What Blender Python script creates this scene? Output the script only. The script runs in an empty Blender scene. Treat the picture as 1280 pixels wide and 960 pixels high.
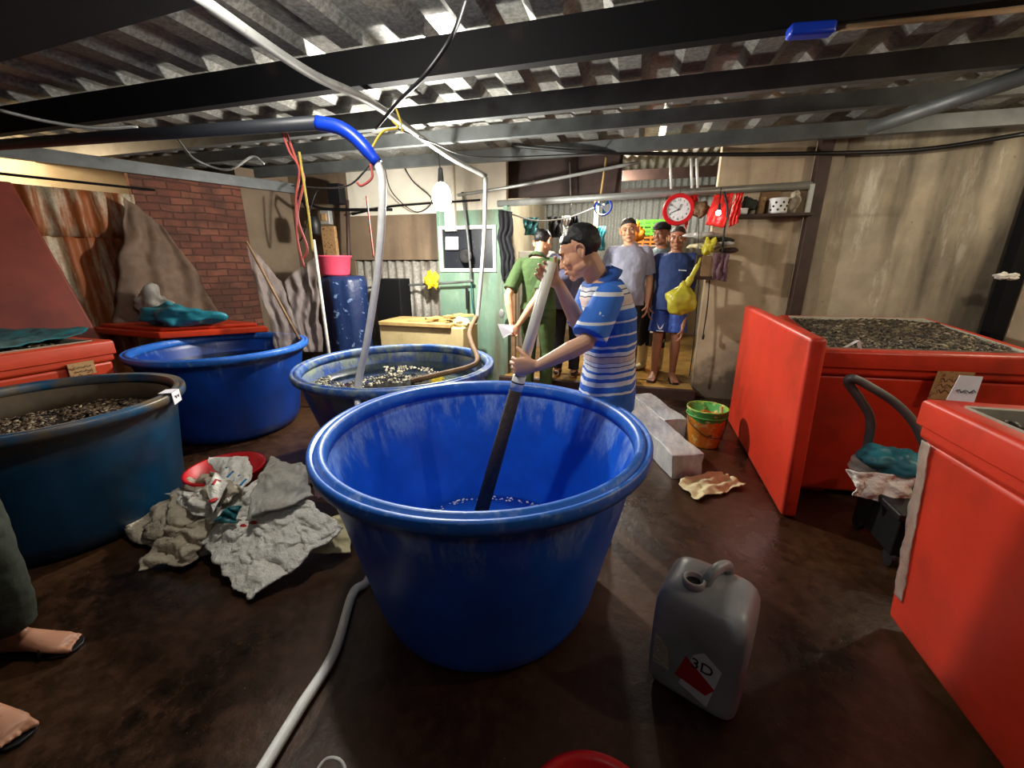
import bpy, math, random
from mathutils import Vector, Matrix, noise
random.seed(7)
V=Vector
C=bpy.context.scene.collection
# ------------------------------------------------------------------ camera model
F=510.0; PIT=math.radians(16.5); YAW=math.radians(16); H=1.42
def ray(x,y):
    a=(x-640)/F; b=(y-480)/F
    fw=math.cos(PIT)-b*math.sin(PIT); up=-math.sin(PIT)-b*math.cos(PIT)
    return V((a*math.cos(YAW)-fw*math.sin(YAW), a*math.sin(YAW)+fw*math.cos(YAW), up))
def PZ(x,y,z): r=ray(x,y); return r*((z-H)/r.z)+V((0,0,H))
def PY(x,y,Y): r=ray(x,y); return r*(Y/r.y)+V((0,0,H))
def PF(x,y,fw):
    r=ray(x,y); f=-r.x*math.sin(YAW)+r.y*math.cos(YAW); return r*(fw/f)+V((0,0,H))
CR=V((math.cos(YAW),math.sin(YAW),0)); CF=V((-math.sin(YAW),math.cos(YAW),0)); UP=V((0,0,1))

# ------------------------------------------------------------------ materials
def lin(c):
    return tuple((x/12.92 if x<=.04045 else ((x+.055)/1.055)**2.4) for x in c)+(1,)
def col(h): return lin(tuple(int(h[i:i+2],16)/255 for i in (0,2,4)))
class NT:
    def __init__(s,name):
        s.m=bpy.data.materials.new(name); s.m.use_nodes=True; s.t=s.m.node_tree; s.t.nodes.clear()
        s.out=s.n('ShaderNodeOutputMaterial'); s.b=s.n('ShaderNodeBsdfPrincipled'); s.l(s.b.outputs[0],s.out.inputs[0])
        s.tc=s.n('ShaderNodeTexCoord')
    def n(s,k,**kw):
        x=s.t.nodes.new(k)
        for a,b in kw.items(): setattr(x,a,b)
        return x
    def l(s,a,b): s.t.links.new(a,b)
    def setv(s,**kw):
        for k,v in kw.items():
            s.b.inputs[k.replace('_',' ')].default_value=v
    def mapping(s,scale=(1,1,1),src='Object',rot=(0,0,0)):
        m=s.n('ShaderNodeMapping'); m.inputs['Scale'].default_value=scale; m.inputs['Rotation'].default_value=rot
        s.l(s.tc.outputs[src],m.inputs[0]); return m.outputs[0]
    def noise(s,scale,vec=None,detail=5,rough=.6):
        n=s.n('ShaderNodeTexNoise'); n.inputs['Scale'].default_value=scale; n.inputs['Detail'].default_value=detail; n.inputs['Roughness'].default_value=rough
        s.l(vec if vec else s.mapping(),n.inputs['Vector']); return n.outputs['Fac']
    def ramp(s,fac,stops,interp='LINEAR'):
        r=s.n('ShaderNodeValToRGB'); r.color_ramp.interpolation=interp
        e=r.color_ramp.elements
        while len(e)<len(stops): e.new(.5)
        for i,(p,c) in enumerate(stops): e[i].position=p; e[i].color=c if len(c)==4 else tuple(c)+(1,)
        s.l(fac,r.inputs[0]); return r.outputs[0]
    def mix(s,f,a,b,mode='MIX'):
        m=s.n('ShaderNodeMix',data_type='RGBA',blend_type=mode)
        for i,x in ((0,f),(6,a),(7,b)):
            if hasattr(x,'is_linked'): s.l(x,m.inputs[i])
            else: m.inputs[i].default_value=x
        return m.outputs[2]
    def bump(s,h,strength=.3,dist=.01):
        b=s.n('ShaderNodeBump'); b.inputs['Strength'].default_value=strength; b.inputs['Distance'].default_value=dist
        s.l(h,b.inputs['Height']); s.l(b.outputs[0],s.b.inputs['Normal'])
    def base(s,c): 
        if hasattr(c,'is_linked'): s.l(c,s.b.inputs['Base Color'])
        else: s.b.inputs['Base Color'].default_value=c
W0=(0,0,0,1); W1=(1,1,1,1)
def simple(name,h,rough=.5,metal=0,var=.25,vs=6,bump=.15,bs=40,bd=.003,dirt=None,dthr=(.55,.7),ds=3,dscale=(1,1,1),spec=.5,coat=0,sheen=0):
    t=NT(name); c=col(h); d=tuple(x*(1-var) for x in c[:3])+(1,)
    k=t.mix(t.ramp(t.noise(vs),[(.35,W0),(.65,W1)]),d,c)
    if dirt:
        k=t.mix(t.ramp(t.noise(ds,t.mapping(dscale),8,.65),[(dthr[0],W0),(dthr[1],W1)]),k,col(dirt))
    t.base(k); t.setv(Roughness=rough,Metallic=metal); t.b.inputs['Specular IOR Level'].default_value=spec
    if coat: t.b.inputs['Coat Weight'].default_value=coat; t.b.inputs['Coat Roughness'].default_value=.15
    if sheen: t.b.inputs['Sheen Weight'].default_value=sheen
    if bump: t.bump(t.noise(bs,detail=6),bump,bd)
    return t.m
def emit(name,h,st):
    t=NT(name); t.base(col(h)); t.b.inputs['Emission Color'].default_value=col(h); t.b.inputs['Emission Strength'].default_value=st
    return t.m
M={}
M['skin']=simple('skin','dfa985',.5,var=.12,bump=.08,bs=60,bd=.002)
M['skin_dark']=simple('skin_dark','a87558',.5,var=.15,bump=.1,bs=60,bd=.002)
M['hair']=simple('hair_black','0c0a0a',.45,var=.4,vs=80,bump=.8,bs=180,bd=.004)
M['hair_grey']=simple('hair_grey','332e2b',.6,var=.5,vs=120,bump=.8,bs=180,bd=.004)
M['dark_line']=simple('brow_dark','1a1210',.7,bump=0)
M['lip']=simple('lip','8e4a3c',.45,bump=0)
M['eye_white']=simple('eye_white','cfc4b8',.3,bump=0)
def tubmat(name,h,hd,pale,amt=(.52,.62)):
    # moulded plastic; chalky scale streaks run down inside from the rim (their own shape)
    t=NT(name)
    sep=t.n('ShaderNodeSeparateXYZ'); t.l(t.tc.outputs['Object'],sep.inputs[0])
    streak=t.noise(9,t.mapping((1.2,1.2,.22)),9,.7)
    fine=t.noise(60,t.mapping((1,1,.3)),6,.7)
    zr=t.n('ShaderNodeMapRange'); zr.inputs[1].default_value=.38; zr.inputs[2].default_value=.78; t.l(sep.outputs[2],zr.inputs[0])
    add=t.n('ShaderNodeMath',operation='MULTIPLY_ADD'); t.l(zr.outputs[0],add.inputs[0]); add.inputs[1].default_value=.24; t.l(streak,add.inputs[2])
    mask=t.ramp(add.outputs[0],[(amt[0]+.1,W0),(amt[1]+.1,W1)])
    f2=t.mix(1,mask,t.ramp(fine,[(.35,(.25,.25,.25,1)),(.62,W1)]),'MULTIPLY')
    f2=t.mix(1,f2,t.ramp(zr.outputs[0],[(.35,W0),(.7,W1)]),'MULTIPLY')
    k=t.mix(t.ramp(t.noise(4),[(.4,W0),(.7,W1)]),col(hd),col(h))
    sc=t.n('ShaderNodeMath',operation='MULTIPLY'); 
    bw=t.n('ShaderNodeRGBToBW'); t.l(f2,bw.inputs[0]); t.l(bw.outputs[0],sc.inputs[0]); sc.inputs[1].default_value=.95
    k=t.mix(sc.outputs[0],k,col(pale))
    t.base(k); t.setv(Roughness=.36); t.bump(t.noise(25,detail=7),.12,.004)
    return t.m
M['tub_blue']=tubmat('tub_blue_plastic','1464dc','0e52c0','7d9fd8')
M['tub_blue_dirty']=tubmat('tub_blue_scaled_plastic','1c52b4','123f92','8a9468',(.44,.58))
M['tub_teal']=tubmat('tub_teal_plastic','0c4266','0a3048','4d4430',(.2,.34))
M['rim_blue']=simple('blue_rim_plastic','2468c8',.38,var=.12,vs=14,bump=.1,dirt='7f9fd0',dthr=(.55,.75),ds=22)
M['rim_scaled']=simple('scaled_blue_rim_plastic','2a5cac',.4,var=.2,vs=14,bump=.15,dirt='8c9a90',dthr=(.45,.65),ds=12)
M['rim_teal']=simple('grimy_teal_rim_plastic','14486a',.4,var=.3,vs=10,bump=.15,dirt='5a4c34',dthr=(.4,.6),ds=6)
M['tub_deep']=tubmat('tub_deep_blue_plastic','0b3f9c','08327c','5b7bb0',(.6,.7))
M['red']=simple('red_tank_plastic','d2361f',.38,var=.18,vs=3,bump=.1,bs=14,bd=.004,dirt='7a2410',dthr=(.5,.78),ds=1.8,spec=.4)
M['red_edge']=simple('red_lid_plastic','d83a24',.4,var=.15,vs=3,bump=.1,bs=14,bd=.004,dirt='7a2412',dthr=(.5,.8),ds=1.8)
M['orange']=simple('orange_lid_plastic','d8401c',.42,var=.2,vs=3,bump=.1,bs=14,bd=.004,dirt='7a2c14',dthr=(.6,.85),ds=2)
M['orange_tank']=simple('orange_tank_plastic','c23d1d',.45,var=.2,vs=3,bump=.1,bs=14,bd=.004,dirt='6a2a18',dthr=(.58,.85),ds=2)
M['maroon']=simple('faded_red_board','8a3a2a',.6,var=.3,vs=2,bump=.1,bs=10,bd=.004,dirt='4e1a12',dthr=(.45,.8),ds=1.4)
M['liner']=simple('white_liner','b8b4a4',.5,var=.2,dirt='7a6a48',dthr=(.5,.75),ds=5)
M['steel']=simple('dull_galvanised_steel','6a6e6e',.5,metal=.35,var=.35,vs=5,bump=.2,bs=30,bd=.003,dirt='3a2c22',dthr=(.6,.8),ds=4)
M['steel_dark']=simple('dark_steel','0d0d0f',.75,var=.3,vs=4,bump=.2,bs=25,bd=.003,dirt='2a1e18',dthr=(.62,.8),ds=4,spec=.2)  # near-black tone also stands for the unlit faces of the front roof beams
M['pipe']=simple('grey_pipe','9a9c98',.4,metal=.3,var=.25,dirt='5a4c40',dthr=(.6,.8),ds=6)
M['pvc_dark']=simple('dark_pvc','30343a',.45,var=.2)
M['wood']=simple('worn_wood','8a6a48',.75,var=.35,vs=12,bump=.4,bs=50,bd=.003)
M['wood_dark']=simple('dark_wet_wood','3d2820',.6,var=.4,vs=12,bump=.4,bs=50,bd=.003)
M['cream_wood']=simple('pale_plank','c9a768',.7,var=.25,vs=10,bump=.3,bs=40,bd=.003)
M['foam']=simple('cream_foam','d9c48e',.7,var=.15,vs=8,bump=.2,bs=80,bd=.002,dirt='9a7a40',dthr=(.6,.8))
M['black']=simple('black_plastic','0c0c0d',.5,bump=.1)
M['hose']=simple('pale_hose','e6e8e6',.35,var=.15,vs=20,bump=.05)
M['white']=simple('white_plastic','d8d8d4',.45,var=.1)
M['paper']=simple('white_paper','e8e6ee',.7,var=.05,bump=0)
M['card']=simple('stained_card','b08a5c',.8,var=.25,vs=40,dirt='6a3a20',dthr=(.55,.62),ds=30)
M['blue_sleeve']=simple('blue_sleeve','0d3cc0',.35,var=.15,bump=.2,bs=20)
M['teal_cloth']=simple('teal_plastic_sheet','1f6f78',.45,var=.4,vs=9,bump=.5,bs=14,bd=.01)
M['teal_bag']=simple('teal_blue_bag','2a8496',.4,var=.4,vs=9,bump=.5,bs=14,bd=.01)
M['sack']=simple('white_woven_sack','eeebe0',.55,var=.08,vs=5,bump=1,bs=11,bd=.035,dirt='8b8578',dthr=(.6,.85),ds=6,dscale=(1.6,.6,1))
M['sack_dirty']=simple('soiled_woven_sack','c9bca4',.7,var=.25,vs=8,bump=1,bs=20,bd=.02,dirt='5c5042',dthr=(.53,.75),ds=7)
M['sack_grey']=simple('grey_translucent_sack','b8b6ae',.5,var=.25,vs=8,bump=.8,bs=16,bd=.012,dirt='6a5c50',dthr=(.55,.75),ds=6)
M['cream_cloth']=simple('cream_cloth','ddd2a6',.7,var=.12,vs=9,bump=.5,bs=22,bd=.006,dirt='9a8c5c',dthr=(.62,.8),ds=8)
M['blue_print']=simple('blue_print','1f7fb8',.5,bump=0)
M['red_print']=simple('red_print','c01c14',.5,bump=0)
M['black_print']=simple('black_print','181818',.5,bump=0)
M['white_print']=simple('white_print','e6e6e6',.5,bump=0)
M['pink']=simple('pink_plastic','e0506a',.4,var=.1)
M['red_pl']=simple('red_plastic','c8141c',.35,var=.1,bump=.05)
M['yellow_bag']=simple('yellow_thin_plastic','c8bc28',.35,var=.3,vs=12,bump=.7,bs=25,bd=.008)
M['yellow_rag']=simple('yellow_rag','e6c81c',.6,var=.15,bump=.6,bs=30,bd=.006)
M['crate_orange']=simple('orange_crate','e08018',.45,var=.2)
M['crate_green']=simple('green_crate','6fd02c',.45,var=.15)
M['red_bag']=simple('red_thin_plastic','e02018',.4,var=.15,bump=.5,bs=20,bd=.008)
M['string_red']=simple('red_string','b85048',.7,bump=0); M['string_yel']=simple('yellow_string','c8b040',.7,bump=0)
M['net']=None
def alpha_sheet(name,h,a,bs=12,rough=.4,dirt=None):
    t=NT(name); c=col(h); k=t.mix(t.ramp(t.noise(6),[(.35,W0),(.7,W1)]),tuple(x*.6 for x in c[:3])+(1,),c)
    if dirt: k=t.mix(t.ramp(t.noise(3,detail=8),[(.5,W0),(.7,W1)]),k,col(dirt))
    t.base(k); t.setv(Roughness=rough); t.bump(t.noise(bs),.5,.01)
    tr=t.n('ShaderNodeBsdfTransparent'); mx=t.n('ShaderNodeMixShader')
    al=t.ramp(t.noise(9,detail=7),[(.3,(a-.12,)*3+(1,)),(.7,(min(1,a+.12),)*3+(1,))])
    t.l(al,mx.inputs[0]); t.l(tr.outputs[0],mx.inputs[1]); t.l(t.b.outputs[0],mx.inputs[2]); t.l(mx.outputs[0],t.out.inputs[0])
    return t.m
M['sheet_brown']=alpha_sheet('brown_plastic_sheet','7a6250',.93,8,.75)
M['sheet_clear']=alpha_sheet('cloudy_plastic_sheet','8a7c78',.38,8,.6)
M['tape']=alpha_sheet('clear_tape','c8b8a8',.5,20,.3)
M['scum']=simple('brown_scum','4a3c28',.8,var=.35,vs=7,bump=.4,bs=20,bd=.006,dirt='1c2c34',dthr=(.6,.8),ds=4)
M['yellow_clear']=alpha_sheet('yellow_clear_bag','ccc438',.9,30)
# can: cloudy translucent plastic
t=NT('cloudy_can_plastic'); k=t.mix(t.ramp(t.noise(5,detail=7),[(.35,W0),(.7,W1)]),col('8a8c8e'),col('b4b6b8')); t.base(k); t.setv(Roughness=.35); t.b.inputs['Transmission Weight'].default_value=.25; t.b.inputs['Subsurface Weight'].default_value=.2
t.bump(t.noise(18,detail=6),.15,.004); M['can']=t.m
# ice
t=NT('cloudy_ice'); k=t.mix(t.ramp(t.noise(4,t.mapping((3,1,1)),8),[(.4,W0),(.65,W1)]),col('bcc2c6'),col('f2f4f4')); t.base(k); t.setv(Roughness=.18); t.b.inputs['Transmission Weight'].default_value=.45; t.b.inputs['IOR'].default_value=1.31
t.bump(t.noise(10,detail=6),.4,.01); M['ice']=t.m
# floor: wet brown concrete
t=NT('wet_brown_concrete'); n1=t.noise(1.3,detail=9,rough=.65); n2=t.noise(18,detail=8,rough=.7)
k=t.mix(t.ramp(n1,[(.35,W0),(.68,W1)]),col('100b08'),col('44290f')); k=t.mix(t.ramp(n2,[(.45,W0),(.75,(.6,.6,.6,1))]),k,col('55392a'))
spk=t.noise(120,detail=2); k=t.mix(t.ramp(spk,[(.72,W0),(.78,W1)]),k,col('8a8070'))
t.base(k); r=t.n('ShaderNodeMapRange'); t.l(n1,r.inputs[0]); r.inputs[1].default_value=.35; r.inputs[2].default_value=.65; r.inputs[3].default_value=.18; r.inputs[4].default_value=.55; t.l(r.outputs[0],t.b.inputs['Roughness'])
t.bump(t.noise(14,detail=9),.35,.012); M['floor']=t.m
t=NT('wet_yellow_concrete'); k=t.mix(t.ramp(t.noise(2.2,detail=9),[(.35,W0),(.68,W1)]),col('7a5a2c'),col('b08a4c')); t.base(k); t.setv(Roughness=.2); t.bump(t.noise(9,detail=8),.4,.012); M['floor_out']=t.m
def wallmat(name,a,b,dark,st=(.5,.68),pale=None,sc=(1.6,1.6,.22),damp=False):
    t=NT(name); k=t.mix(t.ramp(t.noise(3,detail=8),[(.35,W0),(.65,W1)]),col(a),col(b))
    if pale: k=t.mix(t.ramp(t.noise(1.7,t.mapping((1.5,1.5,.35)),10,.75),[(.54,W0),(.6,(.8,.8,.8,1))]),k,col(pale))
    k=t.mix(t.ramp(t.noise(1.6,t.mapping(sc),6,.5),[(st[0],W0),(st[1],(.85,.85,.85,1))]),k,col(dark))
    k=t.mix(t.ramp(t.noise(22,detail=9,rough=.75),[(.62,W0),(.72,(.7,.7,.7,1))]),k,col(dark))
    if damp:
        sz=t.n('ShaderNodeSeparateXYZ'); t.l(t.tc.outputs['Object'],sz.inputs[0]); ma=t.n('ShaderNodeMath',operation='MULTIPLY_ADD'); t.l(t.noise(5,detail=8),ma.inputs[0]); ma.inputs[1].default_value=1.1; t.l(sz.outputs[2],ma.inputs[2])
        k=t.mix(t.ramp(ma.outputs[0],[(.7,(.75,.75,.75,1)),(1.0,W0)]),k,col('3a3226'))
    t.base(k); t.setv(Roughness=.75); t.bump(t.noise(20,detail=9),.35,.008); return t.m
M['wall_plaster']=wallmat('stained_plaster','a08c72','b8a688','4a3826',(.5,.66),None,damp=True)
M['wall_panel']=wallmat('streaked_shade_banded_panel','948a78','b2a68e','2c241c',(.44,.6),'c8c2b0')  # dark vertical bands paint in wall shadows along with the stains
M['wall_brown']=wallmat('brown_panel','6b5a48','7a6852','3c3024')
M['wall_beige']=wallmat('beige_wall','b5ab92','c8bea6','7a6c54',(.6,.8))
M['wall_green']=wallmat('flaking_green_paint','5f8070','78947e','5c4a34',(.48,.6),'8aa692')
M['wall_pale']=wallmat('pale_plaster','c9c2b0','dad4c4','8a7c66',(.6,.8))
# brick
t=NT('old_brick'); br=t.n('ShaderNodeTexBrick'); vec=t.mapping((1,1,1),rot=(0,0,0)); 
cmb=t.n('ShaderNodeCombineXYZ'); sp=t.n('ShaderNodeSeparateXYZ'); t.l(t.tc.outputs['Object'],sp.inputs[0]); t.l(sp.outputs[0],cmb.inputs[0]); t.l(sp.outputs[2],cmb.inputs[1])
nn=t.n('ShaderNodeTexNoise'); nn.inputs['Scale'].default_value=3; t.l(cmb.outputs[0],nn.inputs['Vector'])
mx=t.n('ShaderNodeMix',data_type='RGBA',blend_type='LINEAR_LIGHT'); mx.inputs[0].default_value=.03; t.l(cmb.outputs[0],mx.inputs[6]); t.l(nn.outputs['Color'],mx.inputs[7]); t.l(mx.outputs[2],br.inputs['Vector'])
br.inputs['Scale'].default_value=1; br.inputs['Brick Width'].default_value=.2; br.inputs['Row Height'].default_value=.075; br.inputs['Mortar Size'].default_value=.008; br.inputs['Mortar Smooth'].default_value=.5
br.inputs['Color1'].default_value=col('84503c'); br.inputs['Color2'].default_value=col('643428'); br.inputs['Mortar'].default_value=col('55382c')
k=t.mix(t.ramp(t.noise(5,detail=9),[(.35,W0),(.62,(.85,.85,.85,1))]),br.outputs['Color'],col('4a3026')); t.base(k); t.setv(Roughness=.85)
inv=t.n('ShaderNodeMath',operation='SUBTRACT'); inv.inputs[0].default_value=1; t.l(br.outputs['Fac'],inv.inputs[1]); hh=t.mix(.35,inv.outputs[0],t.noise(30,detail=8)); t.bump(hh,.9,.02); M['brick']=t.m
# roof and rusty sheet
def sheet(name,a,b,rust,thr,rs=2,metal=.5,sc=(1,1,1),rough=.4):
    t=NT(name); k=t.mix(t.ramp(t.noise(40,detail=6,rough=.7),[(.4,W0),(.62,W1)]),col(a),col(b))
    mk=t.ramp(t.noise(rs,t.mapping(sc),9,.7),[(thr[0],W0),(thr[1],W1)]); k=t.mix(mk,k,col(rust)); t.base(k); t.setv(Roughness=rough,Metallic=metal); t.bump(t.noise(50),.15,.003); return t.m
M['roof']=sheet('zinc_roof_sheet','6c6c68','9a9a94','3a3632',(.55,.72),3,.35,rough=.38)
M['rusty']=sheet('rusty_sheet','a89c84','c4baa0','8a4a1e',(.40,.54),2.6,.1,(2.2,2.2,.3),.6)
M['grey_sheet']=sheet('grey_corrugated_sheet','7c7870','a09c92','54483c',(.5,.65),3,.15,(2,2,.4),.6)
M['pale_sheet']=sheet('pale_corrugated_sheet','a8aca8','c8ccc8','7a6c58',(.6,.75),3,.1,(2,2,.4),.6)
# clothing
M['green_uniform']=simple('green_uniform_cloth','36521c',.8,var=.2,bump=.4,bs=14,bd=.01,sheen=.2)
M['green_trouser']=simple('green_trouser_cloth','44582c',.8,var=.25,bump=.5,bs=12,bd=.01)
M['purple_shirt']=simple('grey_purple_cloth','63627e',.8,var=.18,bump=.5,bs=12,bd=.01)
M['black_cloth']=simple('black_trouser_cloth','12131a',.8,var=.3,bump=.4,bs=12,bd=.01)
M['lilac_shirt']=simple('pale_lilac_cloth','9a9db0',.8,var=.14,bump=.5,bs=12,bd=.01)
M['navy']=simple('navy_tshirt_cloth','22386a',.8,var=.2,bump=.5,bs=12,bd=.01)
M['blue_shorts']=simple('blue_shorts_cloth','1e4496',.6,var=.2,bump=.4,bs=12,bd=.01)
M['grey_shirt']=simple('blue_grey_cloth','7f9298',.8,var=.2,bump=.5,bs=12,bd=.01)
M['scarf']=simple('grey_towel','8c857c',.9,var=.2,bump=.5,bs=40,bd=.006)
M['boot']=simple('cream_rubber','d8cc9c',.4,var=.15)
M['sandal']=simple('dark_sandal','1c1512',.6,var=.2)
M['dark_trouser']=simple('dark_olive_cloth','2e3428',.8,var=.25,bump=.5,bs=12,bd=.01)
M['purple_cloth']=simple('purple_brown_cloth','6a4a52',.8,var=.3,bump=.5,bs=20,bd=.008)
# striped polo
t=NT('striped_polo_cloth'); sp=t.n('ShaderNodeSeparateXYZ'); t.l(t.tc.outputs['Object'],sp.inputs[0])
# tilted band coordinate with cloth waviness
dot=t.n('ShaderNodeVectorMath',operation='DOT_PRODUCT'); t.l(t.tc.outputs['Object'],dot.inputs[0]); dot.inputs[1].default_value=(-.12*CR.x,-.12*CR.y,1)
wv=t.n('ShaderNodeMath',operation='MULTIPLY_ADD'); t.l(t.noise(6,detail=2),wv.inputs[0]); wv.inputs[1].default_value=.03; t.l(dot.outputs['Value'],wv.inputs[2])
mr=t.n('ShaderNodeMapRange'); t.l(wv.outputs[0],mr.inputs[0]); mr.inputs[1].default_value=-.10; mr.inputs[2].default_value=.50
B=col('2a66c4'); Wt=col('d9dde2'); Nv=col('27365e'); Pk=col('d2c0bc'); B2=col('2f6fd0')
z=[(0,B),(.06,Wt),(.08,B),(.13,Wt),(.17,B),(.20,Wt),(.235,B),(.255,Wt),(.29,Nv),(.297,Wt),(.325,Nv),(.332,Pk),(.375,Nv),(.382,Wt),(.41,B),(.44,Wt),(.46,B),(.53,Wt),(.545,B),(.64,Wt),(.655,B2),(.74,Wt),(.77,Nv),(.777,Pk),(.85,Nv),(.857,Wt),(.885,Nv),(.892,Wt),(.92,B)]
t.base(t.ramp(mr.outputs[0],z,'CONSTANT')); t.setv(Roughness=.8); t.bump(t.noise(12,detail=5),.5,.012); M['polo']=t.m
t=NT('polo_sleeve_cloth'); sp=t.n('ShaderNodeSeparateXYZ'); t.l(t.tc.outputs['Object'],sp.inputs[0]); mr=t.n('ShaderNodeMapRange'); t.l(sp.outputs[2],mr.inputs[0]); mr.inputs[1].default_value=.0; mr.inputs[2].default_value=.30; t.base(t.ramp(mr.outputs[0],[(0,B2),(.13,Wt),(.19,B2),(.36,Wt),(.40,B2),(.74,Wt),(.80,B2)],'CONSTANT')); t.setv(Roughness=.8); t.bump(t.noise(12,detail=5),.5,.012); M['polo_sleeve']=t.m
t=NT('checked_shorts_cloth'); ck=t.n('ShaderNodeTexChecker'); ck.inputs['Scale'].default_value=70; t.l(t.mapping(),ck.inputs[0]); ck.inputs['Color1'].default_value=col('c8d4da'); ck.inputs['Color2'].default_value=col('4a6a84'); t.base(ck.outputs[0]); t.setv(Roughness=.8); M['check']=t.m
M['glow']=emit('lit_bulb','fff6e8',60)
M['glow_small']=emit('lit_small_bulb','fff0f0',25)
M['collar_blue']=simple('blue_collar_cloth','2a5cb4',.8,bump=.2)
M['pole_cream']=simple('pale_painted_pole','e6e3d4',.4,var=.15,dirt='9a8c50',dthr=(.55,.75),ds=5)
M['bristle']=simple('dark_wet_bristle','3a2c28',.8,var=.5,vs=60,bump=.9,bs=160,bd=.006)
# shells: random tone for each shell
def shellmat(name,stops,rough=.45):
    t=NT(name); g=t.n('ShaderNodeNewGeometry'); t.base(t.ramp(g.outputs['Random Per Island'],stops,'CONSTANT')); t.setv(Roughness=rough); return t.m
M['clams']=shellmat('clam_shells',[(0,col('241c14')),(.3,col('3c3226')),(.5,col('564a38')),(.66,col('2c2419')),(.8,col('6b5e48')),(.94,col('94866a'))])
M['clams_dark']=shellmat('dark_clam_shells',[(0,col('1c1610')),(.3,col('3a2e22')),(.55,col('574632')),(.8,col('7a6850')),(.93,col('a8987c'))])
M['clams_pale']=shellmat('pale_clam_shells',[(0,col('6c6450')),(.3,col('948c70')),(.55,col('c0b698')),(.8,col('4c4638'))])
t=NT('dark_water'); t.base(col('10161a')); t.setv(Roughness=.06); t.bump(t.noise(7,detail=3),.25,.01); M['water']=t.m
t=NT('blue_tub_water'); t.base(col('2f86ff')); t.setv(Roughness=.08); t.bump(t.noise(14,detail=3),.5,.01); M['water_blue']=t.m
t=NT('window_mesh_dark'); t.base(t.mix(t.ramp(t.noise(30,detail=8,rough=.8),[(.62,W0),(.68,W1)]),col('1a1e26'),col('8a8c8c'))); t.setv(Roughness=.4); M['win_dark']=t.m
t=NT('patterned_blue_cover'); k=t.mix(t.ramp(t.noise(16,detail=4),[(.62,W0),(.65,W1)]),col('1a2c54'),col('6c84a8')); t.base(k); t.setv(Roughness=.4); t.bump(t.noise(8,detail=5),.5,.02); M['blue_cover']=t.m

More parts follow.
